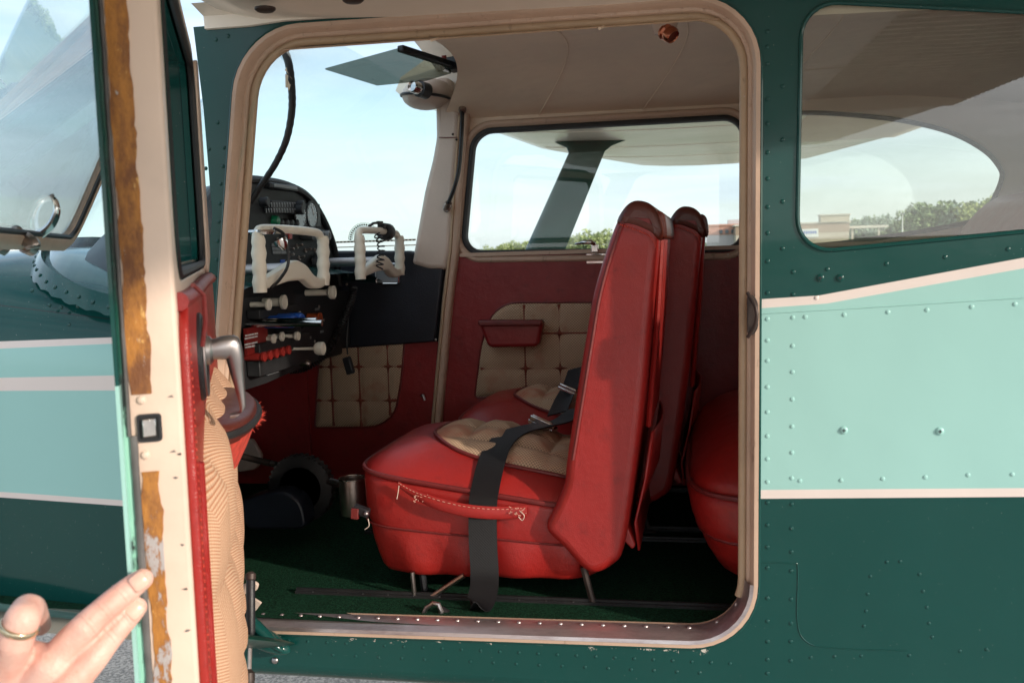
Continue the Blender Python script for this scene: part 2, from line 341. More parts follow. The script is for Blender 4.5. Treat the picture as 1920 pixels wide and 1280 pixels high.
def glue():
    m = Mat('orange_glue_residue'); v = m.scaled((1, 1, .45)); n = m.noise(30, 7, .75, v); n2 = m.noise(70, 6, .75, v); n3 = m.noise(5, 4, .6)
    c = m.mix(m.step(n, .38, .62), (.44, .18, .030, 1), (.17, .060, .018, 1)); c = m.mix(m.step(n2, .60, .66), c, (.66, .38, .12, 1)); c = m.mix(m.step(m.noise(16, 5, .8, v), .62, .68), c, (.06, .022, .010, 1)); c = m.mix(m.step(m.noise(110, 5, .7, v), .66, .69), c, (.40, .38, .36, 1))
    x, y, z = m.xyz(); low = m.math('MULTIPLY', m.step(z, 1.42, 1.36), 1.0)
    gm = m.math('ADD', m.math('MULTIPLY', m.math('SUBTRACT', 1.0, m.step(z, 1.30, 1.42)), .20), n)
    c = m.mix(m.math('MULTIPLY', m.step(gm, .70, .75), .9), c, (.42, .40, .41, 1)); m.set(c, .6); m.bump(n2, .002, .8); return m.m
M['glue'] = glue()
def crackle():
    m = Mat('cracked_green_edge_paint'); n = m.noise(90, 6, .75, m.scaled((1, 1, .25))); n2 = m.noise(25, 6, .7, m.scaled((1, 1, .4)))
    x, y, z = m.xyz(); tl = m.step(z, 1.46, 1.43); base = m.mix(tl, (.012, .10, .07, 1), (.30, .60, .48, 1))
    c = m.mix(m.step(n2, .50, .58), base, (.02, .03, .028, 1)); c = m.mix(m.step(n, .66, .70), c, (.42, .52, .46, 1)); m.set(c, .4); m.bump(n2, .002, .8); return m.m
M['crackle'] = crackle()
M['seam'] = simple('brown_red_seam', (.17, .035, .018, 1), .7, var=.3, vs=30)
M['thread'] = simple('pinkish_thread', (.62, .36, .28, 1), .7)
M['sightbrown'] = simple('printed_scale', (.08, .06, .035, 1), .6)
M['greyseal'] = simple('grey_rubber_seal', (.10, .095, .095, 1), .6, var=.25, vs=30)
m = Mat('door_tweed_ribs'); x, y, z = m.xyz(); uu = m.math('SUBTRACT', m.math('MULTIPLY', m.math('ADD', x, .86), .4384), m.math('MULTIPLY', m.math('ADD', y, .012), .8988)); fq = m.math('SUBTRACT', m.math('FRACT', m.math('DIVIDE', m.math('SUBTRACT', uu, .12), .141)), .5); q = m.math('ADD', m.math('ADD', z, m.math('MULTIPLY', m.math('MULTIPLY', fq, fq), .055)), m.math('MULTIPLY', m.noise(7, 2, .5), .008)); w = m.math('SINE', m.math('MULTIPLY', q, 2*pi/.0033)); w2 = m.math('SINE', m.math('MULTIPLY', m.math('ADD', x, y), 2*pi/.004))
m.set(m.mix(m.step(w, .15, .95), m.mix(m.step(w2, -.2, .6), (.64, .43, .295, 1), (.56, .36, .235, 1)), (.42, .18, .095, 1)), .8, 0, 0, .2); m.bump(w, .0008, .5); M['doortweed'] = m.m
M['redfabric'] = simple('red_frayed_fabric', (.52, .05, .03, 1), .8, var=.3, vs=60, bumpd=.001, bs=500)
m = Mat('skin'); n = m.noise(26, 5, .6); c = m.mix(m.step(n, .35, .70), (.78, .49, .41, 1), (.72, .385, .315, 1)); c = m.mix(m.math('MULTIPLY', m.step(m.noise(38, 3, .6), .52, .72), .45), c, (.68, .27, .20, 1)); c = m.mix(m.math('MULTIPLY', m.step(m.noise(210, 3, .6), .60, .72), .3), c, (.60, .30, .20, 1)); m.set(c, .46); m.b.inputs['Subsurface Weight'].default_value = .12; m.b.inputs['Subsurface Radius'].default_value = (.012, .005, .003); m.b.inputs['Subsurface Scale'].default_value = .5
v = m.n('ShaderNodeTexVoronoi'); v.inputs['Scale'].default_value = 420; m.l(m.co, v.inputs['Vector']); m.bump(v.outputs['Distance'], .0006, .35); m.bump(m.noise(60, 3), .0016, .6); m.bump(m.noise(150, 4, .7, m.scaled((1, 1, 2.5))), .0008, .6); M['skin'] = m.m
M['nail'] = simple('finger_nail', (.76, .475, .385, 1), .28, var=.04)
M['gold'] = simple('gold_ring', (.76, .64, .44, 1), .18, 1, var=.05)
m = Mat('tarmac'); n = m.noise(90, 6, .7); n2 = m.noise(.4, 4); c = m.mix(m.step(n, .4, .62), (.12, .115, .11, 1), (.56, .51, .45, 1)); c = m.mix(m.math('MULTIPLY', n2, .4), c, (.47, .43, .37, 1)); m.set(c, .85); m.bump(n, .01, .6); M['tarmac'] = m.m
m = Mat('mown_grass'); n = m.noise(.15, 6, .7); c = m.mix(m.step(n, .35, .65), (.055, .105, .022, 1), (.13, .16, .05, 1)); m.set(c, .9); M['grass'] = m.m

# ================================================================== ground
g = MB(); g.grid(lambda a, b: V((-1500+3000*a, -1500+3000*b, 0)), 2, 2); tag(g.build('ground', M['grass']), kind='structure')
g = MB(); g.grid(lambda a, b: V((-60+120*a, -40+62*b, .004)), 2, 2); tag(g.build('tarmac', M['tarmac']), kind='structure')

# ================================================================== aeroplane: body
AP = empty('aeroplane', (-.3, .55, 0))
tag(AP, 'high-wing light aeroplane in dark green and mint with pinkish stripes, left cabin door open', 'aeroplane')
OPEN_PX = [(449, 56), (1423, -11), (1417, 1214), (368, 1178)]
OPEN = fillet(xz(OPEN_PX, 0), .105, 9)
RWIN = fillet([q+(r,) for q, r in zip(xz([(1503, 2), (2250, 40), (2330, 395), (1494, 475)], 0), (.055, .20, .06, .055))], .05, 8)
skin = MB()
side_outer = [(-.862, .88), (-.862, 1.43), (-.83, 1.62), (-.835, 1.80), (-.845, 1.937), (.9, 1.935), (2.6, 1.62), (2.6, 1.0), (.1, .822), (-.862, .822)]
skin.plate([side_outer, offset2(OPEN, -.002), RWIN], mY(.0015), .0015, .0)
def side_rivets(mb, px, r=.0037, Y=0):
    for a, b in px:
        p = P(a, b, Y); mb.dome((p.x, Y, p.z), (0, -1, 0), r, r*.42)
rv = [(1439, y) for y in (60, 88, 120, 186, 232, 286, 335, 388, 437, 490, 549, 598, 638, 676, 725, 772, 817, 860, 903, 942, 984, 1025, 1064, 1121, 1164, 1202, 1236, 1262)]
rv += [(1487-(y-500)*.006, y) for y in (510, 552, 595, 648, 697, 748, 799, 848, 896, 945, 990, 1034, 1070, 1123, 1168, 1202, 1238)] + [(1467, y) for y in (162, 262, 378, 466)]
rv += [(1551, 505), (1662, 495), (1772, 482), (1890, 467), (1531, 558), (1510, 594), (1583, 590), (1665, 585), (1738, 581), (1822, 575), (1903, 570), (1500, 901), (1577, 900), (1655, 897), (1735, 894), (1815, 890), (1898, 889)]
rv += [(405, 75), (428, 68), (408, 230), (420, 277), (418, 312), (414, 345), (412, 382), (410, 416), (408, 452), (406, 487), (404, 520), (392, 280), (386, 316)]
side_rivets(skin, rv)
small = [(1663, 1053), (1688, 1052), (1632, 1080), (1724, 1076), (1627, 1113), (1731, 1108), (1624, 1145), (1738, 1138), (1620, 1173), (1742, 1168), (1748, 1194), (1520, 1232), (1565, 1230), (1615, 1229), (1705, 1228), (1800, 1220), (1850, 1217)]
small += [(541+36*k, 1200+1.9*k) for k in range(24)] + [(538+43*k, 1223+2.1*k) for k in range(19)]
side_rivets(skin, small, .0032)
# lap joint and doubler edges standing a hair proud of the side
def lap(mb, px, w=.0035, h=.0010, Y=0):
    px = [tuple(v[:2]) for v in catmull([V((a, b, 0)) for a, b in px], 6)]
    mb.tube([V((p.x, -h*.3, p.z)) for p in (P(a, b, Y) for a, b in px)], h, 6)
lap(skin, [(1425, 588), (1600, 578), (1920, 558), (2300, 536)])
lap(skin, [(1425, 1053), (1485, 1056), (1496, 1066), (1495, 1160), (1510, 1200), (1560, 1214), (1700, 1219)])
skin_o = skin.build('fuselage_side', M['aft'], AP, sharp=30)
scr = MB()
for a, b in [(1582, 806), (1762, 808), (1538, 521), (1575, 521), (1343, 22)][:4]:
    p = P(a, b, 0); scr = MB(); scr.lathe([(.0062, 0), (.0062, .0012), (.0045, .0028), (.001, .0032)], (p.x, 0, p.z), (0, -1, 0), 14); o = scr.build('screw', M['aft'], AP)
    s2 = MB(); s2.box((p.x, -.0032, p.z), (.0052, .0006, .0014)); s2.box((p.x, -.0032, p.z), (.0014, .0007, .0052)); s2.build('screw_slot', M['rubber'], o)
# rolled lip of the rear window cutout
w = MB(); w.tube([V((a, -.0005, b)) for a, b in RWIN], .0035, 8, closed=True); w.build('window_rim', M['green'], AP)
w = MB(); w.plate([offset2(RWIN, -.012)], mY(.006), .0012, 0); w.build('rear_side_window', M['glass_rear'], AP)
# belly, curving under from the side
def belly(a, b):
    x = -.862 + 3.4*a; z0 = .8225 + (.0 if x < .1 else (x-.1)*.0712)
    t = b*pi*.5; R = .05
    if b < .5: t = b/.5*pi/2; return V((x, .0+R-R*cos(t), z0-R*.7*sin(t)))
    return V((x, R+(b-.5)*2*.9, z0-R*.7))
bm_ = MB(); bm_.grid(belly, 30, 24); bm_.build('belly_panel', M['green'], AP)

# ------------------------------------------------------------------ door frame
fr = MB()
fr.sweep(OPEN, [(-.003, .004), (-.003, -.0035), (.0035, -.0035), (.0065, .001), (.0085, .010), (.0092, .0165), (.0135, .0168), (.0145, .018), (.0148, .024), (.0165, .026), (.0175, .034), (.0180, .052)], mY(0))
# rivets along the top of the frame
topi = [q for q in OPEN if q[1] > 1.80]; off = offset2(OPEN, .011)
for k in range(22):
    x = -.64+.034*k; z = None
    for i in range(len(off)):
        a, b = off[i-1], off[i]
        if min(a[0], b[0]) <= x <= max(a[0], b[0]) and a[1] > 1.5 and abs(a[0]-b[0]) > 1e-6: z = a[1]+(b[1]-a[1])*(x-a[0])/(b[0]-a[0])
    if z: fr.dome((x, .0168, z), (0, -1, -.3), .0026)
fr_o = fr.build('door_frame', M['frame'], AP, sharp=50)
so_ = list(zip(offset2(OPEN, .0205), OPEN)); so_ = next(so_[k:]+so_[:k] for k in range(len(so_)) if so_[k][1][1] >= .95 and so_[k-1][1][1] < .95)
st = MB(); st.tube([V((q[0][0], .029, q[0][1])) for q in so_ if q[1][1] >= .95], .0072, 10); st.build('door_seal', M['seal'], fr_o)
gap = MB(); gap.tube([V((a, -.001, b)) for a, b in offset2(OPEN, -.0045)], .0024, 6, closed=True); gap.build('edge_sealant', M['green'], fr_o)
# riveted scuff plate along the sill
low = [i for i, q in enumerate(OPEN) if q[1] < 1.035]
sill = [OPEN[i] for i in low]; sill.sort(key=lambda q: 0)
i0 = low[0]; seq = [OPEN[i] for i in range(len(OPEN)) if OPEN[i][1] < 1.035]
dense = []
for a, b in zip(seq[:-1], seq[1:]):
    k = max(1, int((V(b)-V(a)).length/.012)); dense += [tuple(V(a).lerp(V(b), j/k)) for j in range(k)]
dense.append(seq[-1])
closed_sign = 1 if area(OPEN) > 0 else -1
def open_off(lp, d):
    out = []
    for i in range(len(lp)):
        t = (V(lp[min(i+1, len(lp)-1)])-V(lp[max(i-1, 0)])).normalized(); out.append(tuple(V(lp[i])+V((-t.y, t.x))*closed_sign*d))
    return out
sp_ = MB(); rings = []
for n_, h_ in [(.0035, -.0055), (.0095, -.004), (.0120, .002), (.0145, .010), (.0172, .016), (.0192, .042), (.010, .046)]:
    rings.append([V((a, h_, b)) for a, b in open_off(dense, n_)])
sp_.loft(rings, cap=False, closed=False)
mid = open_off(dense, .0186); acc = 0
for i in range(1, len(mid)):
    acc += (V(mid[i])-V(mid[i-1])).length
    if acc > .0335 and .02 < i/len(mid) < .98:
        acc = 0; t = (V(mid[i])-V(mid[i-1])).normalized(); nn = V((-t.y, t.x))*closed_sign; sp_.dome((mid[i][0]+nn.x*.0002, .030, mid[i][1]+nn.y*.0002), V((nn.x, -.05, nn.y)), .0040, .0026)
sp_.build('sill_scuff_plate', M['alu'], fr_o, sharp=35)
# door striker on the rear jamb
sk = MB(); p = P(1409, 590, .0); sk.plate([fillet([(p.x-.007, p.z-.036), (p.x+.010, p.z-.026), (p.x+.010, p.z+.026), (p.x-.007, p.z+.036)], .012)], mY(-.003), .003, .001); sk.tube(catmull([(p.x-.006, -.002, p.z-.035), (p.x+.006, -.014, p.z-.012), (p.x+.006, -.014, p.z+.012), (p.x-.006, -.002, p.z+.035)], 6), .003, 8); sk.build('door_striker', M['darksteel'], fr_o)

# ------------------------------------------------------------------ forward fuselage and cowling
def ring(x):
    f = min(max((-.862-x)/1.9, 0), 1)
    hw = .55 - .03*min(f*4, 1) - .14*f; top = 1.50 + .085*min(f*4, 1) - .07*f**2; bot = .84+.06*f*f; cy = .55; zs = 1.34; rb = .07
    out = []
    out += [(cy-hw+rb*0+.10-.10*cos(t)-.0, bot+.055-.055*sin(t)) for t in ()]
    for k in range(5):
        t = k/4*pi/2; out.append((cy-hw+.12*(1-sin(t)), bot+.06*(1-cos(t))))
    for k in range(6): out.append((cy-hw, bot+.06+(zs-bot-.06)*(k+1)/6))
    for k in range(1, 17):
        t = k/16*pi; c, s_ = cos(t), sin(t)
        out.append((cy-hw*(1 if c > 0 else -1)*abs(c)**.55, zs+(top-zs)*abs(s_)**.62))
    n_ = len(out)
    for k in range(6): out.append((cy+hw, zs-(zs-bot-.06)*(k+1)/6))
    for k in range(5):
        t = (1-k/4)*pi/2; out.append((cy+hw-.12*(1-sin(t)), bot+.06*(1-cos(t))))
    return [V((x, a, b)) for a, b in out]
fw = MB(); xs = [-.862-.07*k for k in range(28)]
fw.loft([ring(x) for x in xs], cap=False, closed=False)
nose = ring(xs[-1]); c = sum(nose, V())/len(nose); fw.loft([nose]+[[c+(p-c)*s_+V((-d, 0, 0)) for p in nose] for s_, d in ((.9, .05), (.7, .085), (.3, .10))], cap=True, closed=True)
def fwd_y(x):
    f = min(max((-.862-x)/1.9, 0), 1); return .55-(.55 - .03*min(f*4, 1) - .14*f)
for a, b in [(93, 572), (115, 576), (146, 558), (146, 574), (166, 576), (184, 574), (130, 609), (60, 545)]:
    p = P(a, b, .06); y = .035
    for _ in range(3): p = P(a, b, y); y = fwd_y(p.x) + (0 if p.z < 1.36 else .012)
    fw.dome((p.x, y, p.z), (0, -1, .25), .0042)
fw.build('forward_fuselage', M['fwd'], AP, sharp=40)
# propeller spinner keeps the nose honest from the side
sn = MB(); sn.lathe([(.15, 0), (.145, .08), (.11, .18), (.05, .26), (.002, .29)], (xs[-1]-.09, .55, 1.27), (-1, 0, 0), 24); sn.build('spinner', M['whitewing'], AP)

# windshield: base curve round the cowl, top at the wing root
BASE = catmull([V(q) for q in ((-.862, .012, 1.435), (-.99, .020, 1.460), (-1.12, .045, 1.490), (-1.24, .12, 1.530), (-1.33, .24, 1.565), (-1.40, .40, 1.585), (-1.42, .55, 1.590))], 8)
def base(t):
    a = (t-.5)*2; s_ = abs(a); k = (1-s_)*(len(BASE)-1); i = min(int(k), len(BASE)-2); p = BASE[i].lerp(BASE[i+1], k-i)
    return V((p.x+(.13*s_**6 if a > 0 else 0), p.y if a < 0 else 1.10-p.y, p.z))
def top(t):
    a = (t-.5)*2; return V((-.70-.06*(1-a*a)+(.07*abs(a)**6 if a > 0 else 0), .55+.545*a, 1.93+.065*(1-a*a)))
def shield(a, b):
    p0, p1 = base(a), top(a); q = p0.lerp(p1, b); bul = sin(b*pi)*.06*(1-abs((a-.5)*2)**3); return q+V((-bul, 0, bul*.55))
ws = MB(); ws.grid(shield, 40, 14); ws_o = ws.build('windshield', M['glass_shield'], AP, sharp=180)
ed = MB(); rings = []
def flange(a, b):
    t = a; p0 = base(t); o = (p0-V((-.865, .55, p0.z))); o.z = 0
    o = o.normalized() if o.length > 1e-6 else V((0, -1, 0)); sc = .036*(1+.07*sin(a*230)); q0, q1 = base(max(t-.01, 0)), base(min(t+.01, 1)); tt = (q1-q0).normalized(); o = tt.cross(V((0, 0, 1))).normalized(); o = o if o.dot(p0-V((-.7, .55, p0.z))) > 0 else -o; return p0+o*(b*sc*.62+.004)+V((0, 0, .014-b*sc*.80-b*b*sc*.1))
ed.grid(flange, 120, 6)
for k in range(46):
    t = .01+k/46*.98; ed.dome(flange(t, .62)+V((0, 0, .001)), (flange(t, .62)-V((-.865, .55, 1.3))).normalized(), .0042)
ed.build('windshield_flange', M['green'], AP, sharp=30)
# protractor sight stuck inside the far side of the windshield
SY = .985; cx = P(683, 449, SY)
def arc(mb, r0, r1, a0, a1, n=28):
    for dy in (0, .0012):
        vs = []
        for i in range(n+1):
            t = radians(a0+(a1-a0)*i/n)
            for r in (r0, r1): vs.append(V((cx.x+r*cos(t), SY+dy, cx.z+r*sin(t))))
        mb.add(vs, [(2*i, 2*i+1, 2*i+3, 2*i+2) for i in range(n)])
pr = MB(); pr.plate([[(cx.x+.0475*cos(radians(a)), cx.z-.004+.0475*sin(radians(a))) for a in range(0, 181, 6)]], mY(SY+.004), .001)
pr_o = pr.build('sight_disc', M['glass'], AP)
pt = MB()
for a in range(4, 176, 9): arc(pt, .037, .042, a, a+5.6, 2)
for a in range(50, 132, 10): arc(pt, .020, .0235, a, a+7, 2)
arc(pt, .0445, .0452, 2, 178, 40); arc(pt, .0345, .0352, 2, 178, 40)
pt.build('sight_scale', M['sightbrown'], pr_o)
rl = MB(); a, b = P(630, 455, SY), P(780, 457, SY); rl.box(((a.x+b.x)/2, SY, (a.z+b.z)/2+.006), (b.x-a.x, .0012, .005)); rl.box(((a.x+b.x)/2, SY, (a.z+b.z)/2-.008), (b.x-a.x, .0012, .003)); rl.build('sight_ruler', M['ivory'], pr_o)
rm = MB()
for k in range(22): rm.box((a.x+(b.x-a.x)*(k+.5)/22, SY-.001, (a.z+b.z)/2+.006), (.005, .001, .003))
rm.build('ruler_marks', M['sightbrown'], pr_o)

# ------------------------------------------------------------------ wings, struts, tail
def foil(y, sgn):
    Y = (.04-y) if sgn < 0 else (1.06+y)
    f = max(0, (y-2.3)/2.2); le = -.82+.34*f; te = .86-.18*f; zb = 1.932+.035*y; ch = te-le; th = .115*ch
    bot = [(1.0, .0), (.8, -.004), (.6, -.010), (.4, -.012), (.2, -.006), (.06, .006), (.02, .022)]
    topp = [(.0, .05), (.01, .085), (.05, .125), (.15, .165), (.3, .19), (.5, .17), (.7, .115), (.9, .045)]
    return [V((le+a*ch, Y, zb+b*(1.0 if i < 7 else th/.19))) for i, (a, b) in enumerate(bot+topp)]
for sgn in (-1, 1):
    wg = MB(); st_ = [0, .3, .6, 1.0, 1.5, 2.0, 2.3, 2.8, 3.4, 4.0, 4.35]
    rings = [foil(y, sgn) for y in st_]; last = rings[-1]; cc = sum(last, V())/len(last)
    for s_, d in ((.93, .10), (.75, .17), (.4, .21)): rings.append([cc+(p-cc)*s_+V((0, sgn*d, -.01*d)) for p in last])
    wg.loft(rings)
    for yy in (1.0, 2.0, 3.0):      # panel laps along the underside
        b = foil(yy, sgn)[:6]; wg.tube([p-V((0, 0, .0005)) for p in b], .0012, 5)
    wo_ = wg.build('wing', M['whitewing'], AP, sharp=30)
    fl = MB()                        # corrugated flap skin
    for k in range(36):
        y = .28+k*.055; r_ = foil(y, sgn); p0 = r_[1].lerp(r_[2], .55); fl.tube([p0-V((0, 0, -.001)), r_[1]-V((0, 0, .002)), r_[0]+V((.006, 0, -.002))], [.006, .010, .010], 6)
    fl.build('flap_corrugation', M['whitewing'], wo_)
# wing root fairing strip along the door top
f_ = MB(); pts = [(388, 56), (470, 50), (536, 40), (640, 33), (900, 8), (1200, -14), (1500, -30)]
q = [P(a, b, 0) for a, b in pts]; f_.loft([[V((p.x, -.001, p.z-.001)), V((p.x, -.008, p.z)), V((p.x, -.010, p.z+.020)), V((p.x, -.05, p.z+.032)), V((p.x, .0, p.z+.04))] for p in q], cap=True)
for k in range(14):
    p = P(468+62*k, 44-4.6*k+(0 if k > 1 else 0), 0); f_.dome((p.x, -.0095, p.z+.012), (0, -1, 0), .004)
f_.build('wing_root_fairing', M['whitewing'], AP, sharp=50)
hole = MB()
for a, b in [(497, 15), (662, -2)]:
    p = PZ(a, b, 1.932-.005); hole.lathe([(.016, .0), (.016, .003), (.012, .006)], (p.x, p.y, p.z), (0, 0, -1), 16)
    hole.build('drain_grommet', M['darksteel'], AP); hole = MB()
def strut(a, b, ch, th, name):
    mb = MB(); d = (b-a); rings = []
    for t, k in ((0, 1.0), (.03, 1.0), (.5, 1), (.95, 1), (.972, 1.25), (.992, 1.9), (1.0, 2.1)):
        p = a+d*t; r = []
        for j in range(20):
            an = 2*pi*j/20; x = cos(an); y = sin(an)
            r.append(p+V((x*ch/2*k, y*th/2*(1+.4*x*-1)*(1+(k-1)*.5), 0)))
        rings.append(r)
    mb.loft(rings); return mb.build(name, M['strutpaint'], AP)
strut(V((-.733, 1.10, .88)), V((-.455, 2.62, 1.985)), .150, .055, 'wing_strut')
strut(V((-.780, -.03, .875)), V((-.46, -2.5, 1.985)), .150, .055, 'wing_strut')
# fairing where the near strut meets the belly
sf = MB(); c = P(522, 1184, -.02)
def egg(c, rx, ry, rz, tilt=0, n=14, k=10):
    return [[V(c)+Matrix.Rotation(tilt, 3, 'Y') @ V((rx*cos(pi*i/k), ry*sin(pi*i/k)*cos(2*pi*j/n), rz*sin(pi*i/k)*sin(2*pi*j/n))) for j in range(n)] for i in range(k+1)]
sf.loft(egg((c.x-.035, -.02, c.z-.012), .060, .022, .018, .40), cap=False); sf.loft(egg((c.x-.03, -.035, c.z+.012), .062, .012, .009, .75), cap=False); sf.build('strut_fairing', M['teal'] if 'teal' in M else M['green'], AP)
# tail: stabiliser and fin
tl = MB()
for sg in (-1, 1):
    rt_ = .42 if sg < 0 else .68
    rings = [[V((3.05, rt_, 1.40)), V((3.3, rt_, 1.43)), V((4.3, rt_, 1.40)), V((3.3, rt_, 1.37))], [V((3.65, .55+sg*1.75, 1.42)), V((3.8, .55+sg*1.75, 1.44)), V((4.3, .55+sg*1.75, 1.42)), V((3.8, .55+sg*1.75, 1.40))]]
    tl.loft(rings)
tl.build('tailplane', M['whitewing'], AP)
fn = MB(); fn.loft([[V((3.0, .55, 1.4)), V((3.4, .57, 1.4)), V((4.4, .55, 1.4)), V((3.4, .53, 1.4))], [V((3.9, .55, 2.6)), V((4.0, .56, 2.6)), V((4.5, .55, 2.6)), V((4.0, .54, 2.6))]]); fn.build('fin', M['green'], AP)
tb = MB(); tb.loft([[V((x, .55+w*cos(2*pi*j/20), z+h*sin(2*pi*j/20))) for j in range(20)] for x, w, z, h in ((2.59, .44, 1.31, .34), (3.4, .28, 1.33, .22), (4.4, .08, 1.36, .12))]); tb.build('tail_cone', M['green'], AP)
# nose wheel fairing under the cowl
nw = MB(); p = PX(225, 1262, -1.45); nw.loft(egg((-1.62, .30, .44), .42, .14, .19, 0, 18, 14), cap=False); nw.build('wheel_fairing', M['whitewing'], AP)

# ------------------------------------------------------------------ cabin shell
FARY = 1.05
fl = MB(); fl.grid(lambda a, b: V((-1.45+3.0*a, .012+1.04*b, .903)), 4, 4); fl.build('cabin_carpet', M['carpet'], AP)
for yy in (.145, .545, .625, .985):
    r_ = MB(); r_.box((-.15, yy, .9055), (1.25, .016, .005)); r_.box((-.15, yy, .910), (1.25, .006, .005))
    for k in range(24):
        r_.dome((-.74+.05*k, yy-.006, .9075), (0, 0, 1), .003)
    r_.build('seat_rail', M['rubber'], AP)
FWIN = fillet(xz([(893, 251), (1389, 224), (1390, 463), (873, 470)], FARY), .045, 8)
RW2 = [tuple(q) for q in catmull([(a, b) for a, b in xz([(1440, 212), (1520, 207), (1600, 211), (1700, 222), (1790, 244), (1855, 278), (1886, 312), (1889, 335), (1872, 375), (1852, 402), (1825, 416), (1740, 433), (1640, 448), (1560, 458), (1470, 462), (1425, 450), (1408, 330), (1415, 240)], 1.0)], 5, closed=True)]
up = MB(); up.plate([[(-.72, 1.53), (-.66, 1.93), (.9, 1.93), (1.6, 1.75), (1.6, 1.53)], FWIN, RW2], mY(FARY+.006), .006, 0); up.build('upper_cabin_wall', M['headliner'], AP)
wf = MB(); wf.sweep(offset2(FWIN, -.030), [(-.004, .006), (-.002, -.008), (.004, -.012), (.012, -.010), (.016, -.004), (.019, -.004), (.019, .004)], mY(FARY)); far_fr = wf.build('window_surround', M['frame'], AP, sharp=60)
wr = MB(); wr.sweep(offset2(FWIN, -.013), [(0, .006), (0, -.009), (.004, -.011), (.011, -.009), (.014, -.002), (.014, .010)], mY(FARY)); wr.build('window_gasket', M['rubber'], far_fr, sharp=50)
gl = MB(); gl.plate([offset2(FWIN, -.01)], mY(FARY+.016), .001); gl.build('side_window', M['glass'], AP)
gl = MB(); gl.plate([[tuple(V(p)) for p in RW2]], mY(FARY+.012), .001); gl.build('rear_side_window', M['glass_rear'], AP)
rr = MB(); rr.tube([V((a, FARY, b)) for a, b in RW2], .006, 8, closed=True); rr.build('window_rim', M['greyseal'], AP)
# window latch on the far sill
lt = MB(); p = P(1100, 457, 1.02); lt.tube([V((p.x-.032, 1.03, p.z)), V((p.x-.01, 1.022, p.z+.004)), V((p.x+.012, 1.02, p.z+.004)), V((p.x+.022, 1.025, p.z-.002))], [.003, .0055, .007, .005], 8); lt.box((p.x+.02, 1.035, p.z-.012), (.018, .02, .02)); lt.build('window_latch', M['chrome'], far_fr, bevel=.002)
pl = MB(); p = P(1118, 482, 1.04); pl.box((p.x, 1.046, p.z), (.056, .006, .036)); pl.build('latch_plate', M['chrome'], far_fr, bevel=.002)
ov = MB(); ov.tube([V((p.x+.018*cos(radians(a)), 1.0425, p.z+.007*sin(radians(a)))) for a in range(0, 360, 20)], .0012, 6, closed=True); ov.build('plate_emblem', M['darksteel'], far_fr)
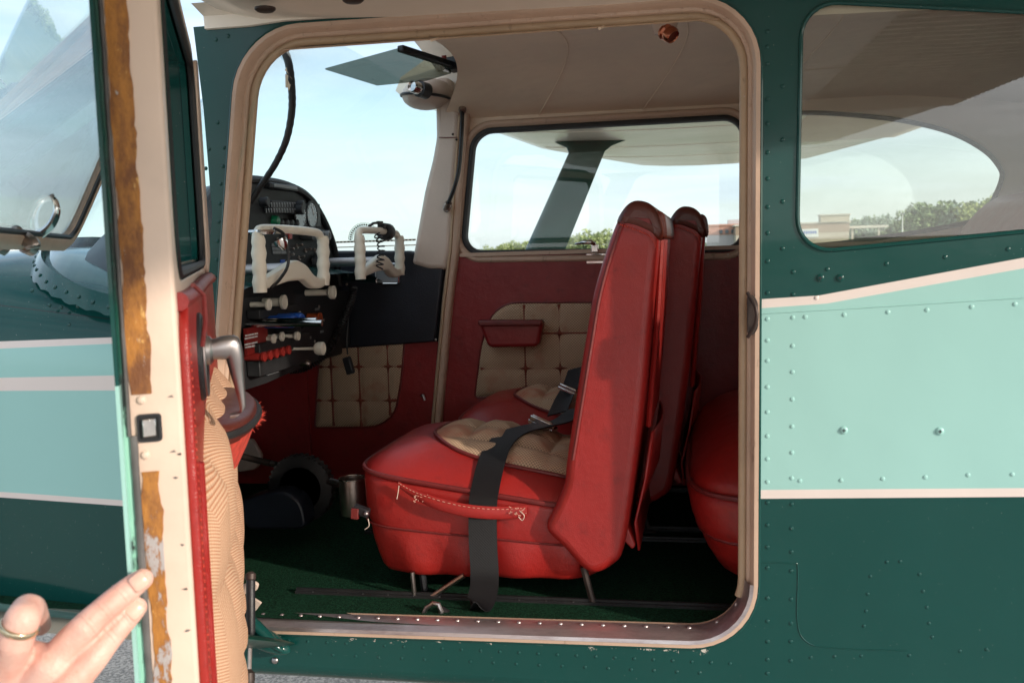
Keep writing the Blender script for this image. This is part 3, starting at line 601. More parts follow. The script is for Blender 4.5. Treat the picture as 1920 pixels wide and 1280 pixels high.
# red sidewall with tufted tweed
sw = MB(); sw.plate([[(-.735, .90), (-.668, 1.53), (1.6, 1.53), (1.6, .90)]], mY(FARY-.002), .004, 0); sw_o = sw.build('door_panel', M['reddark'], AP)
def tufted(name, loop, cols, rows, Y, parent, mat, puff=.012):
    """padded inset: grid clipped to a loop by ray casting, tucked along the seams"""
    from mathutils.geometry import intersect_point_tri_2d
    xs_, zs_ = [p[0] for p in loop], [p[1] for p in loop]; x0, x1, z0, z1 = min(xs_), max(xs_), min(zs_), max(zs_); N1, N2 = int((x1-x0)/.0085)+1, int((z1-z0)/.0085)+1
    def inside(x, z):
        c = False
        for i in range(len(loop)):
            (xa, za), (xb, zb) = loop[i-1], loop[i]
            if (za > z) != (zb > z) and x < (xb-xa)*(z-za)/(zb-za)+xa: c = not c
        return c
    def edge(x, z): return min(((V((x, z))-(V(a)+(V(b)-V(a))*min(max((V((x, z))-V(a)).dot(V(b)-V(a))/max((V(b)-V(a)).length_squared, 1e-12), 0), 1))).length) for a, b in zip(loop, loop[1:]+loop[:1]))
    mb = MB(); idx = {}; vs = []; fs = []
    def cell(v, cuts):
        d = min(abs(v-c) for c in cuts) if cuts else 1; return min(d/.020, 1)
    def key(i, j):
        if (i, j) in idx: return idx[(i, j)]
        x, z = x0+(x1-x0)*i/N1, z0+(z1-z0)*j/N2; e = min(edge(x, z)/.02, 1) if inside(x, z) else 0
        h = puff*(e**.5)*(.30+.70*(cell(x, cols)**.4)*(cell(z, rows)**.4))
        if not inside(x, z):
            best = None
            for a, b in zip(loop, loop[1:]+loop[:1]):
                d = V(b)-V(a); t = min(max((V((x, z))-V(a)).dot(d)/max(d.length_squared, 1e-12), 0), 1); q = V(a)+d*t
                if best is None or (q-V((x, z))).length < best[0]: best = ((q-V((x, z))).length, q)
            x, z = best[1]; h = 0
        idx[(i, j)] = len(vs); vs.append(V((x, Y-h, z))); return idx[(i, j)]
    for i in range(N1):
        for j in range(N2):
            if any(inside(x0+(x1-x0)*(i+a)/N1, z0+(z1-z0)*(j+b)/N2) for a in (0, 1) for b in (0, 1)): fs.append((key(i, j), key(i+1, j), key(i+1, j+1), key(i, j+1)))
    mb.add(vs, fs); o = mb.build(name, mat, parent, sharp=180)
    pb = MB(); pb.tube([V((a, Y-.002, b)) for a, b in loop], .0028, 6, closed=True); pb.build(name.replace('inset', 'piping') if 'inset' in name else 'piping', M['piping'], parent)
    for cx_ in cols:
        for rz in rows:
            if inside(cx_, rz):
                b_ = MB(); b_.lathe([(.0065, 0), (.0065, .003), (.0045, .005), (.001, .006)], (cx_, Y-puff*.30, rz), (0, -1, 0), 12); b_.build('tuft_button', M['seam'], parent)
    sm = MB()
    for cx_ in cols:
        zz = [z0+(z1-z0)*k/40 for k in range(41) if inside(cx_, z0+(z1-z0)*k/40)]
        if len(zz) > 2: sm.tube([V((cx_, Y-puff*.30, zz[0])), V((cx_, Y-puff*.30, zz[-1]))], .0046, 6)
    for rz in rows:
        xx = [x0+(x1-x0)*k/60 for k in range(61) if inside(x0+(x1-x0)*k/60, rz)]
        if len(xx) > 2: sm.tube([V((xx[0], Y-puff*.30, rz)), V((xx[-1], Y-puff*.30, rz))], .0046, 6)
    sm.build('tuft_seam', M['seam'], parent)
    return o
cut = lambda pxs, py, Y, ax: [getattr(P(a, py, Y), ax) for a in pxs]
rear_loop = fillet([q+(r,) for q, r in zip(xz([(890, 745), (903, 640), (930, 567), (1285, 566), (1285, 745)], 1.045), (.01, .04, .06, .02, .02))], .03, 6)
tufted('tweed_inset', rear_loop, [P(a, 640, 1.045).x for a in (985, 1050, 1113, 1178, 1243)], [P(1000, b, 1.045).z for b in (625, 690)], 1.045, sw_o, M['tweed_wall'])
ar = MB(); lp = fillet(xz([(896, 601), (1018, 601), (1010, 650), (915, 652)], 1.0), .014, 6); ar.plate([lp], mY(1.02), .022, .010, 3); ar_o = ar.build('armrest', M['reddark'], sw_o)
at_ = MB(); at_.plate([fillet(xz([(897, 600), (1018, 600), (1016, 610), (899, 611)], .998), .006, 4)], mY(1.005), .020, .004, 2); at_.build('armrest_top', M['piping'], ar_o)
# belt line strip between vinyl and glass
bl = MB(); bl.box((.45, FARY-.008, 1.533), (2.2, .012, .010)); bl.build('belt_line_trim', M['frame'], AP)
# far front door post
post = MB()
def band(mb, line, w, y, th, r=.003):
    pts = [P(a, b, y) for a, b in line]; n_ = len(pts); L_, R_ = [], []
    ring_ = []
    for i, p in enumerate(pts):
        t = (pts[min(i+1, n_-1)]-pts[max(i-1, 0)]).normalized(); s_ = V((t.z, 0, -t.x)); ring_.append([p+s_*(w*a)+V((0, b*th, 0)) for a, b in ((-.5, .5), (-.5, -.3), (-.3, -.5), (.3, -.5), (.5, -.3), (.5, .5))])
    return mb.loft(ring_)
band(post, [(872, 212), (866, 260), (858, 360), (851, 470), (840, 560), (829, 680), (819, 790), (812, 900)], .028, 1.035, .03); post_o = post.build('far_door_post', M['frame'], AP, sharp=50)
p2 = MB(); band(p2, [(862, 218), (852, 360), (845, 470), (833, 570), (822, 690), (813, 790), (806, 900)], .009, 1.025, .02); p2.build('post_seal', M['seal'], post_o)
# cream windshield post on the far side
ap = MB(); lp = xz([(820, 148), (846, 148), (864, 196), (866, 230), (848, 470), (842, 505), (808, 505), (776, 495), (781, 468), (800, 360), (815, 300), (822, 260)], 1.04); ap.plate([fillet(lp, .01, 3)], mY(1.04), .028, .014, 3); ap_o = ap.build('windshield_post', M['pillar'], AP, sharp=60)
sm = MB(); a_, b_ = P(823, 258, 1.008), P(858, 258, 1.008); sm.tube([a_, b_], .0012, 6); sm.build('post_seam', M['piping'], ap_o)
for a, b in [(853, 190), (849, 252), (856, 262)]:
    s_ = MB(); p = P(a, b, 1.0115); s_.dome(p, (0, -1, 0), .0035); s_.build('post_screw', M['darksteel'], ap_o)
# solid forward sidewall behind the trim, and the cabin roof over the headliner
fs_ = MB(); fs_.box((-1.06, 1.063, 1.21), (.80, .012, .66)); fs_.build('forward_sidewall', M['blackblue'], AP); fs_ = MB(); fs_.box((-1.29, 1.0, 1.10), (.40, .012, .44)); fs_.build('footwell_side', M['reddark'], AP)
rf = MB(); rf.grid(lambda a, b: V((-.70+3.3*a, .005+1.09*b, 2.025+.07*sin(pi*b)-(max(0, a-.48)*.62))), 24, 12); rf.build('cabin_roof', M['whitewing'], AP, sharp=180, solid=.01)
# black forward sidewall and kick panel
kb = MB(); lp = xz([(634, 470), (770, 470), (800, 476), (829, 487), (833, 500), (818, 640), (640, 653), (600, 655), (600, 470)], 1.03); kb.plate([lp], mY(1.03), .012, .006, 2); kb_o = kb.build('black_side_panel', M['blackblue'], AP)
for a, b in [(648, 640), (817, 637), (650, 533), (829, 492)]:
    s_ = MB(); p = P(a, b, 1.017); s_.dome(p, (0, -1, 0), .004); s_.build('panel_screw', M['steel'], kb_o)
at2 = MB(); lp = fillet(xz([(706, 494), (748, 494), (750, 531), (708, 531)], 1.015), .006); at2.plate([lp], mY(1.012), .008, .003); ash = at2.build('ashtray', M['greyplate'], kb_o)
a3 = MB(); a3.tube([V((q[0], 1.003, q[1])) for q in lp], .0018, 6, closed=True); p = P(724, 505, 1.0); a3.dome(p, (0, -1, 0), .010); a3.build('ashtray_rim', M['chrome'], ash)
kp = MB(); kp.plate([xz([(560, 640), (830, 640), (812, 900), (560, 900)], 1.04)], mY(1.04), .006, .002); kp_o = kp.build('kick_panel', M['reddark'], AP)
kl = fillet([q+(r,) for q, r in zip(xz([(600, 640), (758, 640), (752, 720), (735, 800), (590, 802)], 1.03), (.005, .005, .05, .07, .01))], .02, 6)
tufted('tweed_inset', kl, [P(a, 700, 1.03).x for a in (622, 674, 729)], [P(680, b, 1.03).z for b in (687, 750)], 1.033, kp_o, M['tweed_wall'])
hk = MB(); p = P(791, 742, 1.02); hk.tube([p, p+V((.008, -.015, .004)), p+V((.012, -.014, -.010))], .004, 8); hk.build('hook', M['cast'], kp_o)
# firewall, rear bulkhead, headliner
fwl = MB(); fwl.box((-1.42, .55, 1.2), (.02, 1.02, .66)); fwl.build('firewall', M['black'], AP)
def hl(a, b):
    y = .015+1.045*b; k = (y-.54)/.52; xf = -.545-.15*k*k; x = xf+(1.7-xf)*a; z = 1.893+.095*(1-abs(k)**2.4); z -= max(0, x-.45)**1.3*.16
    z += .004*sin(x*9+y*5)*(1-k*k)
    return V((x, y, z))
h_ = MB(); h_.grid(hl, 60, 26); hl_o = h_.build('headliner', M['headliner'], AP, sharp=180)
for fx in (.11, .225, .36):
    s_ = MB(); s_.tube([hl(fx+.006*sin(b*3), b)-V((0, 0, .001)) for b in [k/30 for k in range(31)]], .0022, 6); s_.build('headliner_seam', M['headliner'], hl_o)
rb = MB(); rb.plate([[(.02, .9), (1.06, .9), (1.06, 1.85), (.02, 1.85)]], mX(1.62), .006); rb.build('rear_bulkhead', M['headliner'], AP)
# near inner lining behind the door (faces the rear seat)
nl = MB(); nl.plate([[(.115, .905), (1.6, .905), (1.6, 1.53), (.115, 1.50)]], mY(.022), .003); nl.build('near_side_lining', M['reddark'], AP)
rl_ = MB(); rl_.plate([[(.10, 1.888), (.10, 1.93), (1.6, 1.90), (1.6, 1.86)]], mY(.016), .003); rl_.build('near_roof_lining', M['headliner'], AP)
# dome light
dl = MB(); p = P(1246, 40, .42); p.z = hl((p.x+.56)/2.25, (.42-.015)/1.045).z
dl.lathe([(.034, 0), (.033, .003), (.027, .012), (.022, .024), (.019, .032)], (p.x, p.y, p.z-.001), (0, 0, -1), 20); dl_o = dl.build('dome_light', M['pillar'], AP)
d2 = MB(); d2.lathe([(.018, 0), (.019, .006), (.016, .010), (.017, .020), (.014, .026), (.012, .024)], (p.x+.001, p.y-.006, p.z-.026), (.55, -.35, -.6), 16); d2.build('lamp_barrel', M['copper'], dl_o)
for a in (0, 120, 240):
    s_ = MB(); s_.dome((p.x+.029*cos(radians(a)), p.y+.029*sin(radians(a)), p.z-.008), (0, 0, -1), .003); s_.build('lamp_screw', M['darksteel'], dl_o)
# far air vent pod
vp = MB(); c = P(788, 186, .93); vp.loft(egg((c.x, 1.0, c.z+.022), .066, .085, .040, -.10, 20, 14), cap=False); vp_o = vp.build('air_vent_pod', M['pillar'], AP)
vt = MB(); vt.tube([V((c.x+.064*cos(pi*i/16), .985-.075*sin(pi*i/16), c.z+.012-.006*cos(pi*i/16))) for i in range(17)], .004, 6); vt.build('pod_edge', M['rubber'], vp_o)
vk = MB(); k0 = P(790, 168, .90); vk.lathe([(.021, -.02), (.021, .010), (.018, .012)], k0, (-.35, -.8, .1), 18); vk.build('vent_collar', M['black'], vp_o)
vk = MB(); vk.lathe([(.016, 0), (.016, .026), (.013, .030), (.013, .024), (.003, .023)], k0+V((-.35, -.8, .1)).normalized()*.008, (-.35, -.8, .1), 18); vk.build('vent_knob', M['chrome'], vp_o)
# grab strap on the far post
gs = MB(); pts = catmull([P(867, 210, .99), P(866, 240, .975), P(864, 280, .97), P(860, 320, .97), P(851, 355, .975), P(840, 382, .99)], 6); gs.tube(pts, .0085, 10, flat=.6); gs_o = gs.build('grab_strap', M['rubber'], AP)
for p, q in ((P(867, 207, .99), P(867, 202, 1.0)), (P(840, 384, .99), P(838, 390, 1.0))):
    e_ = MB(); e_.lathe([(.009, -.008), (.011, 0), (.010, .012)], p, q-p, 10); e_.tube([q+V((.007*cos(radians(a)), -.004, .010*sin(radians(a)))) for a in range(0, 360, 30)], .003, 6, closed=True); e_.build('strap_end', M['steel'], gs_o)
# smoked sun visor
vz = MB(); vpts = [P(610, 131, .47), P(747, 93, .60), P(846, 122, .78), P(846, 138, .78), P(800, 152, .70), P(707, 161, .56)]
vz.add(vpts+[p+V((0, 0, .003)) for p in vpts], [(0, 1, 2, 3, 4, 5), (6, 7, 8, 9, 10, 11)]+[(i, (i+1) % 6, 6+(i+1) % 6, 6+i) for i in range(6)])
vz_o = vz.build('sun_visor', M['smoke'], AP)
vc = MB(); a, b = P(750, 91, .60), P(853, 124, .79); d = (b-a).normalized(); R = d.to_track_quat('X', 'Z').to_matrix(); vc.box((a+b)/2, ((b-a).length, .018, .015), R); vc.box(b+V((.006, 0, .004)), (.036, .05, .032), R); vc.build('visor_clamp', M['black'], vz_o, bevel=.003)
vr = MB(); vr.lathe([(.006, 0), (.006, .012)], P(833, 114, .75), (0, -.2, 1), 10); vr.build('clamp_knob', M['redplastic'], vz_o)
# peeling brace behind the windshield
br = MB(); pts = catmull([P(a, b, .42) for a, b in [(528, 82), (541, 118), (547, 165), (547, 210), (537, 262), (516, 308), (488, 350), (470, 380)]], 7); br.tube(pts, [.0135-.004*i/len(pts)+.0006*sin(i*2.7) for i in range(len(pts))], 10, flat=.6); br_o = br.build('windshield_brace', M['rubber'], AP)
bp = MB()
for a, b, s_ in [(540, 136, .9), (543, 152, 1.1), (541, 166, .8), (545, 142, .6)]:
    p = P(a, b, .405); bp.add([p+V((random.uniform(-.008, .008)*s_, -.003+random.uniform(-.002, .001), random.uniform(-.014, .014)*s_)) for _ in range(5)], [(0, 1, 2), (1, 2, 3), (2, 3, 4), (0, 2, 4)])
bp.build('peeling_tape', M['seal'], br_o)

# ================================================================== instrument panel and controls
PXP = -.98
half = [(.557, 1.717), (.646, 1.715), (.74, 1.704), (.80, 1.687), (.839, 1.668), (.907, 1.618), (.957, 1.555), (.985, 1.46), (.995, 1.27)]
arch = half + [(1.104-a, b) for a, b in half[::-1][:-1]]
ip = MB(); ip.plate([arch], mX(PXP-.012), .012, .008, 3); ip_o = ip.build('instrument_panel', M['panel'], AP, sharp=50)
gs_ = MB(); rings = []
for x, s_, dz in ((PXP-.01, 1.0, 0), (PXP-.12, .97, -.02), (PXP-.26, .88, -.06), (PXP-.38, .72, -.10)):
    rings.append([V((x, .552+(a-.552)*s_, 1.27+(b-1.27)*s_+dz*.4)) for a, b in half+[(1.104-a, b) for a, b in half[::-1][:-1]]])
gs_.loft(rings, cap=False, closed=False); gs_.build('glareshield', M['black'], ip_o, sharp=60)
rim = MB(); ln = [(a, b) for a, b in [(1.104-a, b) for a, b in half[:-1]][::-1]+half[1:-1]]; rim.tube(catmull([V((PXP+.004, a, b)) for a, b in ln], 4), .009, 8); rim.build('glareshield_edge', M['rubber'], ip_o)
def pbox(mb, x0, y0, x1, y1, d, base_=0.0, X=PXP):
    """box on the panel covering a pixel span of the panel face"""
    a, b = PX(x0, y0, X), PX(x1, y1, X); mb.box((X+base_+d/2, (a.y+b.y)/2, (a.z+b.z)/2), (d, abs(a.y-b.y), abs(a.z-b.z))); return mb
def pdot(px, py, X=PXP): p = PX(px, py, X); return p
nb = pbox(MB(), 494, 342, 547, 360, .018); o = nb.build('recessed_display', M['black'], ip_o, bevel=.003)
nb = pbox(MB(), 499, 345, 543, 356, .002, .018); nb.build('display_face', M['greyplate'], o)
rd = pbox(MB(), 493, 376, 556, 403, .022); rd_o = rd.build('radio', M['black'], ip_o, bevel=.002)
tk = MB()
for row, yy in ((0, 384), (1, 395)):
    for k in range(11):
        p = PX(499+5.0*k, yy, PXP+.022); tk.box(p+V((.0005, 0, 0)), (.001, .0035, .010)); tk.box(p+V((.0008, .011, .004)), (.001, .004, .004))
tk.build('dial_marks', M['greyplate'], rd_o)
for a, b in ((489, 379), (555, 393), (557, 385)):
    k = MB(); k.lathe([(.011, 0), (.011, .016), (.009, .018)], pdot(a, b, PXP+.02), (1, 0, 0), 14); k.build('radio_knob', M['black'], rd_o)
for x0, x1 in ((552, 573), (574, 594)):
    g_ = pbox(MB(), x0, 381, x1, 426, .012); go = g_.build('gauge', M['black'], ip_o, bevel=.002)
    p = PX((x0+x1)/2, 403, PXP+.012); d_ = MB(); d_.lathe([(.036, 0), (.036, .003), (.032, .003), (.031, .0015)], p, (1, 0, 0), 24); d_.build('gauge_rim', M['panel'], go)
    d_ = MB(); d_.lathe([(.031, 0), (.030, .0022)], p, (1, 0, 0), 24); d_.build('gauge_glass', M['dial'], go)
    d_ = MB(); d_.box(p+V((.003, .004, .010)), (.0006, .003, .026), Matrix.Rotation(.5, 3, 'X'))
    for a in range(-130, 131, 26): d_.box(p+V((.003, .026*sin(radians(a)), .026*cos(radians(a)))), (.0006, .002, .006), Matrix.Rotation(-radians(a), 3, 'X'))
    d_.build('gauge_needle', M['white'], go)
for a in (519, 529, 538, 548):
    k = MB(); k.lathe([(.010, 0), (.010, .012), (.007, .016), (.002, .017)], pdot(a, 418), (1, 0, 0), 12); k.build('switch', M['black'], ip_o)
    k = MB(); k.box(pdot(a, 413)+V((.001, 0, 0)), (.001, .004, .010)); k.build('switch_mark', M['greyplate'], ip_o)
k = MB(); k.lathe([(.013, 0), (.013, .008), (.010, .014), (.003, .016)], pdot(512, 414), (1, 0, 0), 14); k.build('indicator_lamp', M['green_lamp'], ip_o)
bx = pbox(MB(), 561, 431, 606, 450, .022); bo = bx.build('radio', M['panel'], ip_o, bevel=.003)
for a in (588, 601, 611):
    k = MB(); k.lathe([(.012, 0), (.012, .010), (.008, .011), (.008, .006), (.002, .006)], pdot(a, 442, PXP+.022), (1, 0, 0), 14); k.build('radio_knob', M['greyplate'], bo)
pc = MB()
for r in range(3):
    for k in range(5):
        p = pdot(512+r*1+5.2*k, 459+7*r, PXP+.002); pc.box(p, (.001, .014, .007))
pc.build('placard_lettering', M['greyplate'], ip_o)
bt = pbox(MB(), 525, 487, 533, 499, .003); bt.build('blue_tag', M['blue'], ip_o)
for yy in ():
    q = pbox(MB(), 470, yy-1, 560 if yy < 500 else 640, yy+1, .004); q.build('panel_seam', M['black'], ip_o)
# lower sub-panel
PL = -.955
sp2 = MB(); sp2.plate([[(.10, 1.275), (.10, 1.46), (.985, 1.44), (.985, 1.305), (.72, 1.285), (.45, 1.272), (.10, 1.272)]], mX(PL-.012), .010, .006); sp_o = sp2.build('switch_panel', M['panel'], ip_o)
for (x0, y0, x1, y1) in ((462, 581, 538, 586), (462, 645, 560, 647), (462, 676, 552, 680)):
    q = pbox(MB(), x0, y0, x1, y1, .03, 0, PL); q.build('shelf_lip', M['panel'], sp_o, bevel=.002)
def knob(px, py, ln, r, mat, name, X=PL, neck=.45, parent=None):
    r = r*.80; ln = ln*.74
    p = pdot(px, py, X+.0); o = MB(); o.lathe([(r*neck, 0), (r*neck, ln*.75), (r*.8, ln*.80), (r, ln*.86), (r, ln*.98), (r*.75, ln), (r*.72, ln*.97), (r*.2, ln*.965)], p, (1, 0, 0), 18); return o.build(name, mat, parent or sp_o, sharp=30)
knob(470, 571, .060, .016, M['ivory'], 'pull_knob'); knob(494, 567, .070, .020, M['ivory'], 'pull_knob', neck=.6)
knob(573, 549, .10, .020, M['ivory'], 'pull_knob', X=-.94)
for a, b, l_ in ((486, 635, .05), (502, 631, .05), (518, 630, .075)): knob(a, b, l_, .013, M['ivory'], 'pull_knob')
knob(528, 654, .14, .019, M['ivory'], 'pull_knob', neck=.22)
knob(578, 597, .045, .018, M['orange'], 'mixture_knob', neck=.9)
for k in range(5): knob(461+12*k, 669-3.2*k, .060, .013, M['redplastic'], 'circuit_breaker', neck=.8)
for a, b, l_ in ((470, 603, .15), (462, 608, .17)):
    p = pdot(a, b, PL); q = MB(); q.tube([p, p+V((l_, 0, 0))], .007, 10); q.build('control_rod', M['chrome'], sp_o)
for a, b in ((484, 604), (500, 600)):
    p = pdot(a, b, PL); q = MB(); q.lathe([(.012, 0), (.014, .01), (.014, .085), (.011, .09)], p, (1, -.1, .02), 14); q.build('vernier_grip', M['blue'], sp_o, sharp=40)
for a, b, l_ in ((520, 610, .06), (524, 600, .055)):
    p = pdot(a, b, PL); q = MB(); q.lathe([(.018, 0), (.019, .008), (.019, l_-.01), (.016, l_), (.010, l_), (.010, l_-.006), (.002, l_-.006)], p, (1, 0, 0), 16); q.build('throttle_knob', M['black'], sp_o, sharp=40)
rp_ = pbox(MB(), 446, 616, 489, 656, .006, .012, PL); ro = rp_.build('red_placard', M['redplastic'], sp_o)
tx = MB()
for r in range(5):
    if r == 2: continue
    for k in range(4):
        p = pdot(462+6.2*k, 629-1.3*k+5.5*r, PL+.019); tx.box(p, (.0008, .011+.004*((k+r) % 2), .0035))
tx.build('placard_lettering', M['white'], ro)
for px_, py_, w_, h_, mt_ in ((476, 587, 9, 3, 'greyplate'), (497, 588, 11, 3, 'greyplate'), (520, 586, 8, 3, 'greyplate'), (540, 575, 10, 3, 'greyplate'), (556, 585, 7, 3, 'white'), (540, 627, 9, 3, 'greyplate'), (556, 622, 7, 3, 'greyplate'), (510, 645, 9, 3, 'white'), (545, 668, 8, 3, 'greyplate'), (590, 578, 8, 3, 'greyplate'), (600, 620, 6, 3, 'greyplate'), (575, 632, 8, 3, 'greyplate')):
    q = pbox(MB(), px_, py_, px_+w_, py_+h_, .0015, .0, PL); q.build('panel_label', M[mt_], sp_o)
for a, b in ((552, 600), (562, 612), (590, 640), (545, 640), (565, 662), (607, 600), (476, 592), (530, 680), (598, 575), (610, 655)):
    q = MB(); q.dome(pdot(a, b, PL), (1, 0, 0), .0045); q.build('panel_screw', M['steel'], sp_o)
for a, b in ((520, 450), (540, 470), (556, 462), (572, 470), (590, 470), (540, 480), (560, 484), (585, 488)):
    q = MB(); q.lathe([(.006, 0), (.006, .003), (.0028, .004), (.0034, .016), (.001, .018)], pdot(a, b), (1, 0, .25), 10); q.build('toggle_switch', M['steel'], ip_o)
lb = pbox(MB(), 498, 687, 520, 697, .004, .0, PL); lo = lb.build('label_plate', M['greyplate'], sp_o)
lb = pbox(MB(), 500, 689, 518, 695, .001, .004, PL); lb.build('label_face', M['black'], lo)
# parking-brake style latch under the panel
q = MB(); q.lathe([(.008, 0), (.010, .02), (.006, .03)], pdot(560, 676, PL), (1, 0, -.3), 10); q.build('pull_latch', M['steel'], sp_o)

def yoke(cy, cz, X=-.80):
    y = MB()
    def T(a, b, h=0): return V((X+h, cy+a, cz+b))
    for sx in (-1, 1):      # grips with finger notches
        pts = [T(sx*(.158-.010*(k/16)*(1 if sx > 0 else -.4)), .052-.104*k/16, .004) for k in range(17)]
        y.tube(pts, [(.0132+.0013*sin(k*1.55) if 1 < k < 15 else (.0125 if k else .010)) for k in range(17)], 14)
    y.tube(catmull([T(-.158, .046), T(-.150, .058), T(-.125, .064), T(0, .064), T(.125, .060), T(.150, .052), T(.158, .042)], 6), .0088, 12)
    yo = y.build('control_yoke', M['ivory'], AP, sharp=60)
    h = MB(); lp = [(-.160, -.030), (-.06, -.008), (0, .006), (.05, -.006), (.085, -.028), (.120, -.036), (.150, -.032), (.155, -.052), (.12, -.058), (.085, -.056), (.04, -.036), (-.04, -.036), (-.158, -.048)]
    h.plate([fillet(lp, .014, 4)], lambda a, b, k: T(a, b, k), .011, .006, 3); h.build('yoke_hub', M['ivoryscuff'], yo, sharp=60)
    s_ = MB(); s_.tube([V((PXP+.01, cy, cz-.012)), V((X-.004, cy, cz-.012))], .0115, 14); s_.build('yoke_shaft', M['cast'], yo)
    c_ = MB(); c_.lathe([(.024, 0), (.022, .012), (.016, .03), (.0125, .032)], V((PXP+.008, cy, cz-.012)), (1, 0, 0), 18); c_.build('shaft_collar', M['black'], yo)
    return yo, T
y1, T1 = yoke(.262, 1.533); y2, T2 = yoke(.808, 1.537)
w = MB(); w.lathe([(.020, -.016), (.022, -.012), (.022, .014), (.019, .018)], T2(.055, .062), (0, 1, -.03), 16); w.box(T2(.03, .075, .0), (.018, .028, .012)); wo2 = w.build('strapped_switch', M['rubber'], y2, bevel=.001)
w = MB(); w.tube([T2(-.07, .075), T2(-.04, .082), T2(0, .084), T2(.05, .078)], .0035, 6); w.box(T2(.01, .084), (.008, .03, .008)); w.build('strap_tail', M['rubber'], y2)
def coil(path, R, turns, r, n_per=12):
    path = [V(p) for p in path]; N = turns*n_per; out = []
    cum = [0]
    for a, b in zip(path, path[1:]): cum.append(cum[-1]+(b-a).length)
    def at(s_):
        for i in range(len(path)-1):
            if s_ <= cum[i+1]+1e-9: return path[i].lerp(path[i+1], (s_-cum[i])/max(cum[i+1]-cum[i], 1e-9)), (path[i+1]-path[i]).normalized()
        return path[-1], (path[-1]-path[-2]).normalized()
    for i in range(N+1):
        p, t = at(cum[-1]*i/N); u = t.cross(V((.3, 1, .1))).normalized(); w_ = t.cross(u); a = 2*pi*i/n_per; out.append(p+u*R*cos(a)+w_*R*sin(a))
    mb = MB(); mb.tube(out, r, 5); return mb
cl = coil(catmull([T2(-.045, .054, .01), T2(-.05, .03, .02), T2(-.06, 0, .022), T2(-.065, -.03, .018)], 6), .0085, 8, .0018); cl.build('switch_cord', M['rubber'], y2)
w = MB(); w.tube([T1(-.135+.022*cos(radians(a)), .058, .022*sin(radians(a))) for a in range(0, 360, 24)], .005, 6, closed=True); w.build('yoke_clamp', M['chrome'], y1)
w = MB(); w.tube(catmull([T1(-.12, .065, .018), T1(-.10, .05, .03), T1(-.09, .0, .03), T1(-.11, -.03, .02), T1(-.13, -.045, .01)], 6), .003, 6); w.box(T1(-.10, .045, .028), (.010, .018, .016)); w.build('yoke_switch_wire', M['rubber'], y1)
w = MB(); w.box(T1(-.085, .050, .030), (.012, .014, .010)); w.build('red_switch', M['redplastic'], y1, bevel=.001)
w = MB(); w.lathe([(.013, 0), (.013, .010), (.004, .022)], T1(-.112, .045, .024), (.4, .3, -1), 10); w.build('hanging_key', M['chrome'], y1)
# microphone hung below the panel on its coiled cord
mic = empty('microphone', P(653, 690, .86)); tag(mic, 'small black hand microphone dangling in front of the tweed kick panel', 'microphone')
w = MB(); c = P(654, 685, .86); w.box(c, (.022, .016, .046), Matrix.Rotation(-.25, 3, 'Y')); w.build('microphone_body', M['black'], mic, bevel=.004)
w = MB(); w.tube(catmull([P(652, 664, .86), P(650, 640, .87), P(653, 600, .88), P(652, 560, .9)], 6), .0022, 6); w.build('microphone_lead', M['rubber'], mic)
cc = empty('coiled_cord', P(660, 560, .80)); tag(cc, 'black coiled cord drooping from the far control yoke to the panel', 'cord')
w = coil(catmull([P(663, 536, .80), P(659, 560, .81), P(648, 590, .82), P(636, 620, .82), P(620, 648, .80), P(600, 672, .77), P(572, 689, .74), P(540, 694, .70)], 6), .0085, 44, .0026, 10); w.build('cord_coil', M['rubber'], cc)

# trim wheel and its cover on the floor tunnel
tw = MB(); c = P(566, 914, .50)
tw.lathe([(.073, -.012), (.076, -.010), (.076, .010), (.073, .012), (.050, .012), (.046, .006), (.046, -.006), (.050, -.012)], c, (0, 1, 0), 40)
for k in range(36):
    a = radians(k*10); tw.box(c+V((.076*cos(a), 0, .076*sin(a))), (.005, .024, .006), Matrix.Rotation(-a, 3, 'Y'))
tw_o = tw.build('trim_wheel', M['rubber'], AP)
tc_ = MB(); tc_.lathe([(.046, -.008), (.046, .008), (.01, .012)], c, (0, 1, 0), 24); tc_.build('trim_wheel_web', M['rubber'], tw_o)
cv = MB(); cv.plate([fillet(xz([(455, 935), (520, 915), (545, 915), (575, 935), (585, 985), (470, 985)], .46), .02)], mY(.47), .04, .006); cv.build('trim_wheel_cover', M['blackblue'], tw_o)
pb_ = MB(); pb_.tube([P(440, 852, .55), P(510, 869, .55)], .008, 8); pb_.build('rudder_bar', M['darksteel'], AP); pb_ = MB(); pb_.tube([P(616, 902, .45), P(650, 915, .42)], .007, 8); pb_.build('rudder_bar', M['darksteel'], AP)
pe = MB(); pe.tube([P(508, 868, .55), P(518, 871, .55)], .008, 8); pe.build('bar_end', M['cast'], AP); pe = MB(); pe.tube([P(620, 900, .44), P(640, 906, .43)], .006, 8); pe.build('bar_end', M['cast'], AP)
fp = MB(); fp.plate([fillet(xz([(445, 830), (470, 822), (490, 855), (480, 880), (445, 885)], .95), .01)], mY(.96), .01, .003); fp.build('heater_duct', M['pillar'], AP)
# metal cup
cup = empty('metal_cup', P(664, 963, .31)); tag(cup, 'dull metal cup on the carpet in front of the near red seat', 'cup')
w = MB(); b0, t0 = P(664, 963, .31), P(664, 896, .31); h = (t0-b0).length; w.lathe([(.0265, 0), (.0275, .002), (.0285, h), (.0270, h), (.0255, .006), (.002, .005)], b0, (0, 0, 1), 28, cap=True); w.build('cup_body', M['steel'], cup)
w = MB(); w.tube([V((b0.x+.0282*cos(radians(a)), b0.y+.0282*sin(radians(a)), b0.z+h)) for a in range(0, 360, 12)], .0012, 6, closed=True); w.build('cup_rim', M['chrome'], cup)

